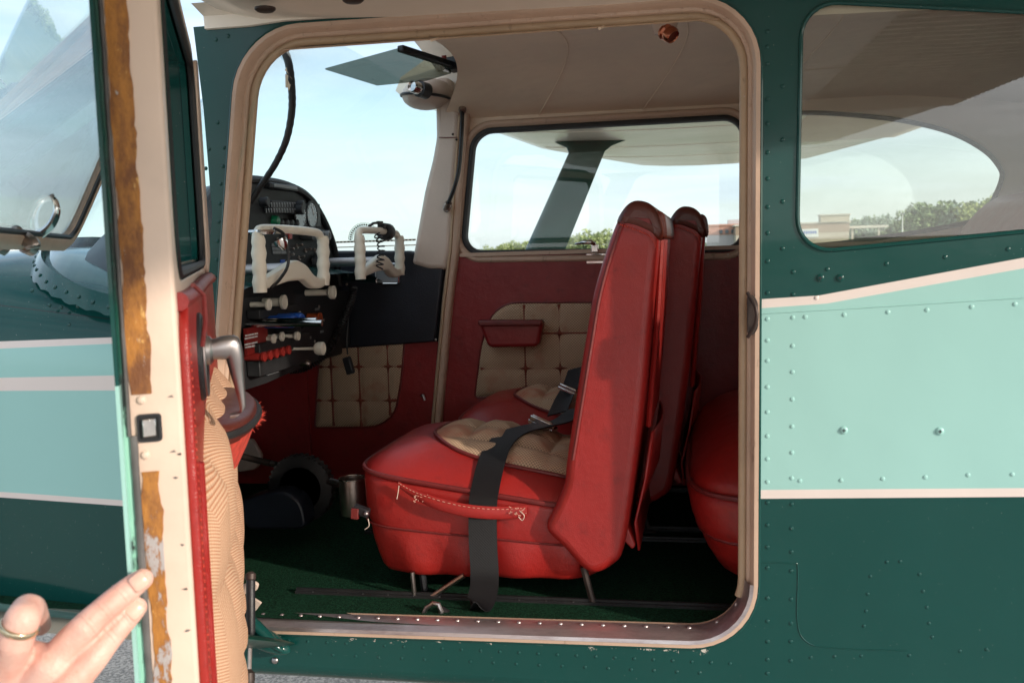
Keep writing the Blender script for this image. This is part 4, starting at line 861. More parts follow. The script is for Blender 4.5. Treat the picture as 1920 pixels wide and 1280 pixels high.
# ================================================================== seats
def polar_loop(cx, cy, a, b, n, N=72):
    out = []
    for i in range(N):
        t = 2*pi*i/N; c, s_ = cos(t), sin(t); r = (abs(c)**n+abs(s_)**n)**(-1/n); out.append(V((cx+a*r*c, cy+b*r*s_, 0)))
    return out
CX, CY = -.414, .350
def zp(x, y): return 1.107-.150*(x-CX)
def rho(x, y, a=.236, b=.209, n=6.0): return (abs((x-CX)/a)**n+abs((y-CY)/b)**n)**(1/n)
def ztop(x, y):
    r = min(rho(x, y), 1); return zp(x, y)+.068*(1-r**2.6)**.75
seat = empty('aircraft_seat', (CX, CY, .905)); tag(seat, 'near front red leather seat with black belt draped over its tweed cushion', 'seat', 'front seats of the cabin')
lp = polar_loop(CX, CY, .236, .209, 6.0, 144)
cu = MB(); rings = []
for s_, k in ((.30, 0), (.6, 0), (.8, 0), (.9, 0), (.96, 0), (.99, 0), (1.0, 0)):
    rings.append([V((CX+(p.x-CX)*s_, CY+(p.y-CY)*s_, ztop(CX+(p.x-CX)*s_, CY+(p.y-CY)*s_))) for p in lp])
cu.loft(rings, cap=True); cu_o = cu.build('cushion', M['red'], seat, sharp=180)
sk_ = MB(); rings = []
for s_, z in ((1.0, None), (1.010, 1.09), (1.010, 1.05), (1.004, 1.026), (.998, 1.0225), (1.0, 1.019), (.994, .995), (.975, .968), (.958, .952), (.935, .944), (.90, .941), (.3, .943)):
    ring_ = []
    for p in lp:
        zz = zp(p.x, p.y)-.002 if z is None else z+(zp(p.x, p.y)-1.107)*max(0, (z-.94)/.165)*.9
        fx = 1.0 if p.x > CX else .915+.085*min(max(((z or 1.1)-.94)/.12, 0), 1)
        ring_.append(V((CX+(p.x-CX)*s_*fx, CY+(p.y-CY)*s_+.004*sin(p.x*60)*(1 if (z or 1.1) < 1.0 else 0), zz)))
    rings.append(ring_)
sk_.loft(rings, cap=True); sk_o = sk_.build('seat_skirt', M['red'], seat, sharp=180)
w = MB(); w.tube([V((CX+(p.x-CX)*1.008, CY+(p.y-CY)*1.008, zp(p.x, p.y))) for p in lp], .0048, 8, closed=True); w.build('cushion_piping', M['piping'], cu_o)
w = MB(); w.tube([V((CX+(p.x-CX)*1.004, CY+(p.y-CY)*1.004, 1.0225+(zp(p.x, p.y)-1.107)*.5)) for p in lp], .0022, 6, closed=True); w.build('skirt_seam', M['piping'], sk_o)
# tweed insert with tufts
il = catmull([V((-.536, .335, 0)), V((-.520, .415, 0)), V((-.47, .475, 0)), V((-.38, .500, 0)), V((-.24, .51, 0)), V((-.205, .45, 0)), V((-.205, .28, 0)), V((-.235, .205, 0)), V((-.36, .196, 0)), V((-.46, .215, 0)), V((-.515, .262, 0))], 8, closed=True)
ic = V((-.36, .345, 0)); ti = MB(); rings = []
tx_, ty_ = (-.455, -.375, -.295), (.262, .345, .425)
def tuft(x, y):
    d = min(min(abs(x-a) for a in tx_), min(abs(y-a) for a in ty_)); return .12+.88*min(d/.028, 1)**.65
for k in range(1, 49):
    s_ = k/48; ring_ = []
    for p in il:
        q = ic+(p-ic)*s_; e = (1-s_**5); ring_.append(V((q.x, q.y, ztop(q.x, q.y)+.0015+.019*e*tuft(q.x, q.y))))
    rings.append(ring_)
ti.loft(rings, cap=True); ti.build('tweed_insert', M['tweed_seat'], cu_o, sharp=180)
w = MB(); w.tube([V((p.x, p.y, ztop(p.x, p.y)+.002)) for p in il], .0040, 8, closed=True); w.build('insert_piping', M['piping'], cu_o)
# backrest
BO = xz([(1170, 393), (1190, 379), (1216, 383), (1233, 402), (1238, 432), (1226, 560), (1210, 740), (1190, 900), (1170, 1025), (1150, 1055), (1120, 1070), (1095, 1062), (1058, 1022), (1026, 986), (1045, 940), (1060, 900), (1064, 860), (1082, 740), (1100, 630), (1112, 560), (1128, 500), (1150, 435)], .135)
bk = MB(); bk.plate([[tuple(v[:2]) for v in catmull([(a, b, 0) for a, b in BO], 4, closed=True)]], mY(.345), .229, .017, 4); bk_o = bk.build('backrest', M['red'], seat, sharp=60)
cap_ = xz([(1158, 420), (1170, 392), (1190, 377), (1217, 381), (1236, 401), (1246, 432), (1238, 450), (1218, 440), (1190, 428)], .135)
w = MB(); w.plate([[tuple(v[:2]) for v in catmull([(a, b, 0) for a, b in cap_], 4, closed=True)]], mY(.345), .2335, .017, 4); cp_o = w.build('backrest_cap', M['redtop'], bk_o, sharp=60)
w = MB()
sl_ = catmull([P(a, b, .1105) for a, b in [(1163, 421), (1190, 430), (1214, 440), (1226, 452), (1230, 466)]], 12)
for i in range(0, len(sl_)-1, 2): w.tube([sl_[i], sl_[i+1]], .0016, 5)
w.build('cap_stitching', M['redfabric'], cp_o)
w = MB(); w.tube(catmull([P(a, b, .1165) for a, b in [(1174, 400), (1160, 436), (1139, 500), (1123, 562), (1110, 640), (1093, 745), (1074, 862)]], 5), .0035, 6); w.build('backrest_piping', M['piping'], bk_o)
# overhang and pleated rear panel, with a map pocket
w = MB(); q0 = xz([(1228, 392), (1246, 398), (1252, 430), (1250, 452), (1236, 440)], .135); w.plate([fillet(q0, .01, 4)], mY(.345), .222, .012, 3); w.build('rear_overhang', M['redtop'], cp_o, sharp=60)
w = MB()
for k in range(5):
    yy = .20+.072*k; w.tube([V((P(1238, 440, .135).x, yy, 1.565)), V((P(1228, 560, .135).x+.002, yy, 1.43)), V((P(1208, 760, .135).x+.003, yy, 1.22))], .012, 8, flat=.5)
w.build('rear_pleat', M['red'], bk_o)
w = MB(); rp0, rp1 = P(1207, 770, .135), P(1182, 960, .135)
w.loft([[V((rp0.x+.012+.012*sin(pi*t), .16+.37*t, 1.215)) for t in [k/10 for k in range(11)]], [V(((rp0.x+rp1.x)/2+.012+.016*sin(pi*t), .16+.37*t, 1.13)) for t in [k/10 for k in range(11)]], [V((rp1.x+.006, .16+.37*t, 1.05)) for t in [k/10 for k in range(11)]], [V((rp1.x+.012, .16+.37*t, 1.0)) for t in [k/10 for k in range(11)]]], cap=False, closed=False); w.build('map_pocket', M['red'], bk_o, sharp=180, solid=.004)
w = MB(); a = P(1172, 965, .14); w.plate([fillet(xz([(1166, 960), (1176, 985), (1192, 1024), (1185, 1030), (1168, 1012), (1160, 1000)], .15), .004)], mY(.25), .10, .003); w.build('rear_skirt_flap', M['red'], bk_o)
# grab strap on the side of the skirt
gp = [(748, 908), (775, 925), (812, 941), (860, 954), (905, 960), (950, 961), (988, 958)]; w = MB(); rings = []
for i, (a, b) in enumerate(gp):
    off_ = [0, .006, .013, .015, .013, .006, 0][i]; p = P(a, b, .128-off_); wd_ = [.006, .008, .0115, .012, .0118, .0115, .0105][i]
    rings.append([p+V((0, c*.002, d*wd_)) for c, d in ((-1, -.8), (-1.6, 0), (-1, .8), (0, 1), (1, .8), (1, -.8), (0, -1))])
cr = []
for j in range(7): cr.append(catmull([r[j] for r in rings], 5))
w.loft([[cr[j][i] for j in range(7)] for i in range(len(cr[0]))]); gs2 = w.build('grab_handle', M['red'], seat, sharp=50)
w = MB()
for i in range(0, len(cr[0])-1):
    if i % 1 == 0:
        p = cr[3][i].lerp(cr[1][i], .35)+V((0, -.0018, 0)); q = cr[3][i+1].lerp(cr[1][i+1], .35)+V((0, -.0018, 0)); w.tube([p, p.lerp(q, .5)], .0006, 4)
for a0 in (790, 968):
    for k in range(18):
        p = P(a0+random.uniform(-14, 18), (932 if a0 < 900 else 959)+random.uniform(-8, 8), .116); w.tube([p, p+V((random.uniform(-.004, .004), -.001, random.uniform(-.003, .003)))], .0007, 4)
w.build('handle_stitching', M['thread'], gs2)
w = MB()
for pts in ([(748, 910), (746, 925), (744, 935)], [(690, 972), (692, 985), (684, 992)], [(975, 958), (983, 966), (979, 975), (972, 968)]):
    w.tube(catmull([P(a, b, .122) for a, b in pts], 4), .0008, 4)
w.build('loose_thread', M['pillar'], gs2)
# steel frame under the seat
def rod(pts, r, mat, name, par): q = MB(); q.tube([V(p) for p in pts], r, 8); return q.build(name, mat, par)
for yy in (.145, .545):
    rod([P(773, 1072, .145)+V((0, yy-.145, 0)), P(779, 1136, .145)+V((0, yy-.145, 0))], .0045, M['steel'], 'leg', seat)
    rod([P(1094, 1062, .145)+V((0, yy-.145, 0)), P(1104, 1100, .145)+V((0, yy-.145, 0)), P(1117, 1148, .145)+V((0, yy-.145, 0))], .0065, M['darksteel'], 'leg', seat)
    rod([P(790, 1130, .145)+V((0, yy-.145, 0)), P(870, 1078, .145)+V((0, yy-.145, 0))], .005, M['steel'], 'brace', seat)
    rod([P(792, 1075, .17)+V((0, yy-.145, 0)), P(800, 1130, .17)+V((0, yy-.145, 0))], .007, M['black'], 'brace', seat)
    rod([P(780, 1128, .15)+V((0, yy-.145, 0)), P(1112, 1131, .15)+V((0, yy-.145, 0))], .0042, M['darksteel'], 'side_rail', seat)
    for a, b in ((784, 1143), (1115, 1148)):
        q = MB(); p = P(a, b, .135)+V((0, yy-.145, 0)); q.box(p+V((0, 0, .0)), (.032, .028, .024)); fo = q.build('rail_foot', M['darksteel'], seat, bevel=.002); q = MB(); q.dome(p+V((.002, -.014, -.004)), (0, -1, 0), .0055); q.build('foot_bolt', M['cast'], fo)
q = MB(); a = P(690, 958, .125); q.box(P(678, 957, .125), (.030, .016, .016), Matrix.Rotation(.35, 3, 'Y')); ah = q.build('adjust_handle', M['black'], seat, bevel=.002)
q = MB(); q.box(P(666, 962, .119), (.014, .010, .020), Matrix.Rotation(.1, 3, 'Y')); q.build('handle_end', M['piping'], ah, bevel=.001); q = MB(); q.dome(P(687, 962, .115), (0, -1, 0), .005, .006); q.build('handle_pin', M['cast'], ah)
def copy_tree(o, parent=None):
    c = o.copy(); COL.objects.link(c)
    if parent: c.parent = parent
    for ch in list(o.children): copy_tree(ch, c)
    return c
s2 = copy_tree(seat); s2.location = V(seat.location)+V((.072, .478, .004)); tag(s2, 'far front red seat beside the far tweed door panel, mostly behind the near seat')

# rear bench
rbn = empty('rear_bench', (.30, .545, .905)); tag(rbn, 'red leather rear bench cut off by the right door post', 'bench seat')
lb_ = polar_loop(.31, .535, .345, .455, 6, 96); w = MB(); rings = []
def bz(x, y): r = min((abs((x-.31)/.345)**6+abs((y-.535)/.455)**6)**(1/6), 1); return 1.115+.10*(1-r**4.5)**.75
for s_ in (.3, .6, .75, .85, .92, .97, 1.0): rings.append([V((.31+(p.x-.31)*s_, .535+(p.y-.535)*s_, bz(.31+(p.x-.31)*s_, .535+(p.y-.535)*s_))) for p in lb_])
w.loft(rings); bc = w.build('cushion', M['red'], rbn, sharp=180)
w = MB(); rings = []
for s_, z, sx in ((1.0, 1.113, 0), (1.006, 1.09, 0), (1.0, 1.055, .004), (.99, 1.035, .008), (.985, 1.03, .010), (.985, 1.0, .022), (.965, .968, .034), (.90, .960, .05), (.3, .962, .05)): rings.append([V((.31+(p.x-.31)*s_+sx*(p.x < .31), .535+(p.y-.535)*s_, z)) for p in lb_])
w.loft(rings); w.build('seat_skirt', M['red'], rbn, sharp=180)
w = MB(); w.tube([V((p.x, p.y, 1.114)) for p in lb_], .005, 8, closed=True); w.build('cushion_piping', M['piping'], bc)
w = MB(); w.tube([V((.31+(p.x-.31)*.987+.009*(p.x < .31), .535+(p.y-.535)*.987, 1.032)) for p in lb_], .003, 6, closed=True); w.build('skirt_seam', M['piping'], bc)
w = MB(); w.plate([[tuple(v[:2]) for v in catmull([(.40, 1.13, 0), (.50, 1.40, 0), (.59, 1.55, 0), (.66, 1.625, 0), (.72, 1.63, 0), (.76, 1.56, 0), (.74, 1.15, 0)], 5, closed=True)]], mY(.535), .43, .05, 5); w.build('backrest', M['reddark'], rbn, sharp=60)

# ================================================================== seat belts
def ribbon(pts, half, mat, name, par, th=.0012, n=6):
    """pts: (centre, width direction)"""
    c = catmull([p for p, d in pts], n); d = catmull([V(d).normalized() for p, d in pts], n); w = MB(); rings = []
    for i, (p, q) in enumerate(zip(c, d)):
        t = (c[min(i+1, len(c)-1)]-c[max(i-1, 0)]).normalized(); q = (q-t*q.dot(t)).normalized(); nr = t.cross(q)*th
        rings.append([p-q*half+nr, p+q*half+nr, p+q*half-nr, p-q*half-nr])
    w.loft(rings); return w.build(name, mat, par, sharp=50)
bt_ = empty('seat_belt', (-.37, .35, 1.2)); tag(bt_, 'black seat belt over the near red seat cushion, trailing to the floor', 'seat belt')
def onc(x, y, h=.010): return V((x, y, ztop(x, y)+.014+h))
A = V((1, -.25, 0)); B = V((1, 0, 0))
pts = [(onc(-.245, .56, .10), V((1, -.3, .3))), (onc(-.262, .50, .065), V((1, -.3, .2))), (onc(-.295, .44, .025), V((1, -.5, .1))), (onc(-.335, .38, .012), V((.9, -.55, 0))), (onc(-.372, .31, .004), A), (onc(-.388, .24, .0), A), (onc(-.393, .185, -.004), B), (V((-.396, .137, 1.112)), B), (V((-.398, .124, 1.085)), B), (V((-.399, .120, 1.02)), B), (V((-.398, .121, .965)), B), (V((-.398, .110, .935)), B), (V((-.405, .095, .912)), V((.97, .1, .25))), (V((-.418, .085, .908)), V((.9, .1, .5)))]
ribbon(pts, .0262, M['web'], 'belt_webbing', bt_)
q = MB(); c = P(1018, 796, .41); R = (V((.85, -.25, -.32)).normalized()).to_track_quat('X', 'Z').to_matrix(); q.box(c, (.058, .030, .008), R); q.box(c+V((.0, -.012, .007)), (.056, .008, .012), R); q.box(c+V((0, .012, .006)), (.056, .005, .008), R); bk2 = q.build('belt_buckle', M['chrome'], bt_, bevel=.002)
q = MB(); q.tube([P(a, b, .07) for a, b in [(790, 1158), (800, 1138), (812, 1130), (822, 1132), (828, 1146), (822, 1160)]], .0045, 8); q.tube([P(812, 1152, .065), P(845, 1160, .06), P(880, 1167, .055)], .0028, 6, flat=.5); q.tube([P(795, 1158, .07), P(835, 1162, .065)], .0035, 6); q.build('belt_anchor', M['cast'], bt_)
q = MB(); q.tube([P(828, 1140, .08), P(845, 1150, .08), P(862, 1158, .075)], .008, 8, flat=.4); q.build('anchor_strap', M['rubber'], bt_)
b2 = empty('seat_belt', (-.25, .75, 1.25)); tag(b2, 'short black belt end with bright buckle lying on the far red seat', 'seat belt')
C2 = V((.072, .478, .004))
pts = [(P(1082, 690, .80), V((1, -.2, .3))), (P(1072, 720, .74), V((1, -.3, .2))), (P(1058, 745, .68), V((1, -.4, .2))), (P(1045, 775, .58), V((1, -.5, .2)))]
ribbon(pts, .024, M['web'], 'belt_webbing', b2)
q = MB(); c = P(1066, 731, .70); q.box(c, (.046, .030, .008), R); q.box(c+V((0, -.012, .006)), (.044, .006, .010), R); q.build('belt_buckle', M['chrome'], b2, bevel=.002)

# ================================================================== the open cabin door
HG = V((-.86, -.012, 0)); DA = radians(64); DU = V((cos(DA), -sin(DA), 0)); DN = V((sin(DA), cos(DA), 0))
def D(u, z, w):
    w = w-.008 if w > .018 else w
    return HG+DU*u+DN*w+V((0, 0, z))
def mD(w): return lambda a, b, h: D(a, b, w+h)
def zE(py): return 1.758-.000422*py-.0000000189*py*py      # height on the trailing edge seen at photo row py
DOUT = fillet([(.045, .945), (.915, .945), (.915, 1.872), (.125, 1.872)], .09, 8)
DWIN = fillet([(.185, 1.535, .05), (.868, 1.530, .05), (.868, 1.838, .05), (.225, 1.838, .05)], .05, 8)
d_ = MB(); d_.plate([offset2(DOUT, .004), offset2(DWIN, 0)], lambda a, b, h: HG+DU*a+DN*(-.0018+h)+V((0, 0, b)), .0225, .004, 2); door = d_.build('cabin_door', M['cream'], AP, sharp=50)
door['label'] = 'open cabin door with worn cream edge, orange glue strip and red upholstered inner face'
w = MB(); w.plate([offset2(DOUT, -.012), offset2(DWIN, .002)], mD(-.0285), .0016, 0)
w.build('door_skin', M['doorskin'], door)
# trailing edge strips: cracked paint, grey seal, glue
def estrip(w0, w1, z0, z1, du, amp, mat, name, n=60, u0=.911):
    q = MB(); rings = []
    for i in range(n+1):
        z = z0+(z1-z0)*i/n; j0, j1 = amp*(noise.noise(V((z*38, w0*90, 0)))+.5*noise.noise(V((z*120, 3, 0)))), amp*(noise.noise(V((z*41, w1*90, 7)))+.6*noise.noise(V((z*140, 9, 0))))
        rings.append([D(u0+a, z, b) for a, b in ((-.002, w0+j0*.3), (du*.8, w0+j0), (du, w0+(w1-w0)*.3+j0), (du, w0+(w1-w0)*.7+j1), (du*.7, w1+j1), (-.002, w1+j1))])
    q.loft(rings, cap=True, closed=True); return q.build(name, mat, door, sharp=40)
estrip(-.0278, -.0246, 1.40, 1.80, .0015, .0012, M['crackle'], 'edge_paint')
estrip(-.0244, -.0212, 1.40, 1.80, .0042, .0004, M['greyseal'], 'edge_seal')
estrip(-.0206, -.0028, 1.435, 1.80, .0012, .0022, M['glue'], 'glue_strip')
estrip(-.0160, -.0014, 1.02, 1.368, .0012, .0030, M['glue'], 'glue_strip')
estrip(-.0278, -.0228, 1.02, 1.40, .0015, .0014, M['crackle'], 'edge_paint')
estrip(-.0226, -.0168, 1.02, 1.40, .0046, .0005, M['greyseal'], 'edge_seal')
# latch in the edge
zl = zE(803)
q = MB(); q.plate([fillet([(-.0165, zl-.013), (.0035, zl-.013), (.0035, zl+.011), (-.0165, zl+.011)], .003, 3), fillet([(-.0145, zl-.011), (.0012, zl-.011), (.0012, zl+.009), (-.0145, zl+.009)], .002, 3)], lambda a, b, h: D(.9115+h, b, a), .0022); la = q.build('latch_frame', M['black'], door)
q = MB(); q.box(D(.9105, zl, -.0065), (.003, .003, .003)); q = MB(); q.plate([[(-.0145, zl-.011), (.0012, zl-.011), (.0012, zl+.009), (-.0145, zl+.009)]], lambda a, b, h: D(.9112+h*.4, b, a), .0008); q.build('latch_recess', M['rubber'], la)
q = MB(); q.add([D(.912, zl-.008, -.012), D(.912, zl-.008, -.001), D(.912, zl+.007, -.001), D(.912, zl+.007, -.012), D(.9185, zl-.008, -.0115), D(.914, zl-.008, -.001), D(.914, zl+.007, -.001), D(.9185, zl+.007, -.0115)], [(0, 1, 2, 3), (4, 5, 6, 7), (0, 1, 5, 4), (3, 2, 6, 7), (0, 3, 7, 4), (1, 2, 6, 5)]); q.build('latch_bolt', M['chrome'], la, bevel=.0008)
for py, ww in ((857, -.0115), (752, -.012)):
    q = MB(); q.dome(D(.911, zE(py), ww), DU, .0042); q.build('edge_screw', M['cream'], door)
q = MB()
for py, ww, s_ in ((748, .015, .010), (853, .014, .010), (860, .018, .006), (905, .012, .004), (1120, .016, .004), (1200, .014, .005), (1035, .022, .003)):
    q.add([D(.9117, zE(py)+random.uniform(-.0012, .0012), ww-s_*.6), D(.9117, zE(py)+.0012, ww-s_*.1), D(.9117, zE(py)+.0003, ww+s_*.6), D(.9117, zE(py)-.0010, ww)], [(0, 1, 2, 3)])
q.build('edge_scuff', M['greyseal'], door)
# window reveal, gasket, inner frame
q = MB(); q.sweep(DWIN, [(-.001, -.030), (.004, -.026), (.006, .002), (.012, .004), (.012, .012), (.003, .020), (-.002, .0295)], mD(0)); q.build('window_reveal', M['green'], door, sharp=40)
q = MB(); q.tube([D(a, b, .0265) for a, b in offset2(DWIN, .004)], .0055, 8, closed=True); q.build('window_gasket', M['rubber'], door)
q = MB(); q.plate([fillet([(.045, 1.55), (.185, 1.52), (.225, 1.838), (.12, 1.86)], .02, 4)], mD(.031), .0035, .002); q.build('front_window_post', M['cream'], door)
q = MB(); q.box(D(.862, 1.655, .012), (.010, .010, .030)); q.box(D(.866, 1.632, .016), (.006, .008, .040)); q.build('window_stay', M['darksteel'], door, bevel=.002)
# hinged window swung outward from its top edge
PHI = radians(27); UZ = 1.835
def WN(u, s, h=0): return D(u, UZ-s*cos(PHI)+h*sin(PHI)*-1*0, -.036-s*sin(PHI))+(DN*cos(PHI)-V((0, 0, sin(PHI))))*h
wpath = [tuple(v[:2]) for v in catmull([V((a, b, 0)) for a, b in ((.915, .302), (.60, .302), (.30, .302), (.24, .300), (.208, .282), (.200, .250), (.215, .17), (.235, .09), (.255, .004))], 6)]
rr_ = []
for i, (a, b) in enumerate(wpath):
    t = (V(wpath[min(i+1, len(wpath)-1)])-V(wpath[max(i-1, 0)])).normalized(); nr = V((-t.y, t.x))*(1 if V((-t.y, t.x)).dot(V((.6-a, .12-b))) > 0 else -1)
    rr_.append([WN(a+nr.x*x*.021, b+nr.y*x*.021, y) for x, y in ((0, -.007), (0, .005), (.3, .008), (.8, .008), (1, .004), (1, -.007))])
q = MB(); q.loft(rr_, cap=True); wf_ = q.build('opening_window_frame', M['frame'], door, sharp=50)
q = MB(); q.tube([r[4] for r in rr_], .0035, 6); q.build('frame_gasket', M['rubber'], door)
q = MB(); q.plate([wpath+[(.915, .004)]], lambda a, b, h: WN(a, b, h-.001), .001); q.build('door_window', M['glass_door'], door)
# hook latch on the window's lower rail
q = MB(); Yh = WN(.37, .30).y
hk = [P(a, b, Yh-.075) for a, b in [(48, 455), (62, 447), (80, 436), (94, 424), (103, 409), (107, 393), (104, 378), (98, 370)]]
q.tube(catmull(hk, 6), [.0095-.0060*i/42 for i in range(43)], 10, flat=.7); q.lathe([(.002, 0), (.0033, .002), (.002, .004)], hk[-1], (0, 0, 1), 8); q.build('window_hook', M['chrome'], door)
q = MB(); q.tube(catmull([P(a, b, Yh-.165) for a, b in [(0, 462), (20, 452), (40, 447), (58, 455), (62, 466)]], 5), [.012, .011, .010, .009, .009, .009, .009, .009, .009, .009, .009, .009, .009, .009, .009, .009, .009, .009, .009, .008, .007], 8); q.tube(catmull([P(a, b, Yh-.175) for a, b in [(10, 460), (22, 440), (30, 432), (34, 436), (24, 452)]], 4), .006, 8); q.lathe([(.010, -.006), (.010, .006)], P(54, 462, Yh-.135), (0, -1, .3), 14); q.build('hook_pivot', M['steel'], door)
# red upholstery, tweed, armrest
q = MB(); lp_ = fillet([(.07, .965), (.900, .965), (.900, 1.512), (.075, 1.515)], .05, 6); q.plate([lp_], mD(.0325), .0045, .003, 2); up_o = q.build('red_panel', M['red'], door, sharp=60)
q = MB(); q.tube([D(a, 1.514+.004*sin((a-.1)*7), .033+.003*sin(a*5)) for a in [.09+.80*k/24 for k in range(25)]], .0085, 10); q.build('rolled_top', M['reddark'], door)
q = MB(); q.tube([D(a, 1.525, .042) for a in (.88, .87)]+[D(.86, 1.515, .050), D(.855, 1.49, .050), D(.854, 1.468, .046)], .0022, 6); q.build('torn_piping', M['piping'], door)
tl_ = fillet([(.12, .99), (.845, .99), (.845, 1.36), (.65, 1.385), (.30, 1.385), (.12, 1.36)], .07, 8)
def dtw(a, b):
    u = .12+.725*a; z_hi = 1.388-.085*max(0, (u-.58)/.265)**2-.030*max(0, (.30-u)/.18)**2; z = .99+(z_hi-.99)*b
    e = min(min(a, 1-a)/.10, 1)**.5*min(min(b, 1-b)/.07, 1)**.5; tf = min(min(abs(((u-.12)/.141) % 1-.5), .5)*2, 1); tz = min(min(abs(((z-.99)/.155) % 1-.5), .5)*2, 1)
    return D(u, z, .035+e*(.009+.022*(.25+.75*(1-(1-tf)**3))*(.30+.70*(1-(1-tz)**3))+.003*noise.noise(V((u*7, z*7, 2)))))
q = MB(); q.grid(dtw, 80, 60); q.build('tweed_bulge', M['doortweed'], door, sharp=180)
q = MB(); q.tube([D(.851-.004*abs(sin(k*.3)), .985+.375*k/40, .038) for k in range(41)], .0035, 6); q.build('panel_piping', M['red'], door)
q = MB()
for k in range(70): q.tube([D(.884, .98+.0071*k, .0372), D(.884, .9825+.0071*k, .0372)], .0006, 4)
q.build('panel_stitching', M['redfabric'], door)
def arm(u0, u1, wmax, z, n=24):
    wmax = wmax*.72; return [D(u0+(u1-u0)*(.5-.5*cos(pi*k/n)), z+.0*k, .034+wmax*sin(pi*k/n)**.8) for k in range(n+1)]
q = MB(); R0 = [arm(.30, .66, .078, 1.337), arm(.295, .665, .084, 1.346), arm(.30, .66, .083, 1.356), arm(.31, .65, .078, 1.361), arm(.42, .54, .03, 1.363)]
q.loft(R0, cap=True, closed=True); ao = q.build('armrest', M['redtop'], door, sharp=60)
q = MB(); R1 = [arm(.30, .66, .080, 1.339), arm(.32, .64, .066, 1.315), arm(.36, .62, .044, 1.285), arm(.40, .60, .026, 1.25)]; q.loft(R1, cap=False, closed=False); q.build('armrest_fabric', M['redfabric'], door, sharp=180)
q = MB(); q.tube(arm(.295, .665, .086, 1.349), .0045, 6); q.build('armrest_piping', M['rubber'], door)
q = MB()
for k in range(90):
    t = random.uniform(.35, .72); i = int(t*24); p = arm(.295, .665, .086, 1.345)[i]; dd = (DN*random.uniform(.4, 1)+DU*random.uniform(-.7, .7)+V((0, 0, random.uniform(-1.2, .5)))).normalized()*random.uniform(.004, .012)
    s_ = V((random.uniform(-1, 1), random.uniform(-1, 1), random.uniform(-1, 1))).normalized()*.0013; q.add([p-s_, p+s_, p+dd, p+dd*.5+s_], [(0, 1, 2), (1, 3, 2)])
q.build('frayed_fringe', M['redfabric'], door)
# inner handle
zc = 1.452
q = MB(); q.lathe([(.046, 0), (.046, .003), (.040, .0065), (.036, .007), (.014, .007)], D(.72, zc-.006, .037), DN, 28); ha = q.build('handle_escutcheon', M['black'], door, sharp=30)
q = MB(); q.tube([D(.72+.041*cos(radians(a)), zc-.006+.041*sin(radians(a)), .0435) for a in range(0, 360, 15)], .0016, 6, closed=True); q.build('escutcheon_ring', M['cast'], ha)
hs = [(D(.72, zc, .040), .0105, .0105, (0, 1)), (D(.72, zc+.001, .052), .0108, .0110, (0, 1)), (D(.719, zc+.002, .062), .0115, .0125, (0, 1)), (D(.718, zc+.001, .070), .0115, .0135, (.5, .85)), (D(.717, zc-.009, .0725), .0110, .0095, (.92, .35)), (D(.714, zc-.030, .0745), .0095, .0068, (.97, .2)), (D(.711, zc-.054, .0772), .0078, .0042, (.97, .2)), (D(.709, zc-.066, .0775), .0075, .0036, (.85, .5)), (D(.708, zc-.071, .0725), .0078, .0030, (.25, .95)), (D(.707, zc-.072, .064), .0075, .0026, (.1, 1))]
q = MB(); rr_ = []
for c, ru, rv_, (a, b) in hs:      # section: ru along the door, rv_ in the (outward, up) direction (a, b)
    e = DN*a+V((0, 0, b)); e.normalize(); rr_.append([c+DU*(ru*(1 if cos(t) > 0 else -1)*abs(cos(t))**.7)+e*(rv_*(1 if sin(t) > 0 else -1)*abs(sin(t))**.7) for t in [2*pi*k/16 for k in range(16)]])
cr_ = [catmull([r[k] for r in rr_], 3) for k in range(16)]
q.loft([[cr_[k][i] for k in range(16)] for i in range(len(cr_[0]))]); q.build('inner_handle', M['cast'], door, sharp=50)
q = MB(); q.lathe([(.0155, 0), (.0150, .006), (.0118, .009)], D(.72, zc, .042), DN, 16); q.build('handle_boss', M['cast'], ha)
# gas strut holding the door, with its bracket on the jamb
q = MB(); a, b = P(470, 1082, -.03), P(470, 1190, -.06); q.tube([a, a.lerp(b, .06), a.lerp(b, .94), b], [.006, .0078, .0078, .006], 12); go = q.build('door_gas_strut', M['black'], AP)
q = MB(); c = P(467, 1275, -.085); q.tube([b, c], .0036, 8); q.build('strut_rod', M['steel'], go)
q = MB(); q.lathe([(.003, -.012), (.010, -.008), (.011, 0), (.010, .010), (.004, .016)], P(466, 1272, -.085), (b-c).normalized(), 12); q.build('strut_ball_joint', M['darksteel'], go); q = MB(); q.lathe([(.004, -.008), (.009, -.003), (.009, .006), (.004, .01)], a, (a-b).normalized(), 12); q.build('strut_ball_joint', M['darksteel'], go)
q = MB(); q.plate([fillet(xz([(452, 1096), (478, 1088), (486, 1094), (482, 1106), (458, 1112)], -.01), .004)], mY(-.012), .004, .001); q.plate([fillet(xz([(476, 1118), (492, 1128), (481, 1143), (467, 1135)], .0), .002)], mY(-.004), .003); q.build('strut_bracket', M['pillar'], go)
q = MB(); p = P(516, 1237, 0); q.dome((p.x, -.001, p.z), (0, -1, 0), .0065); q.build('hinge_pin', M['cast'], AP)

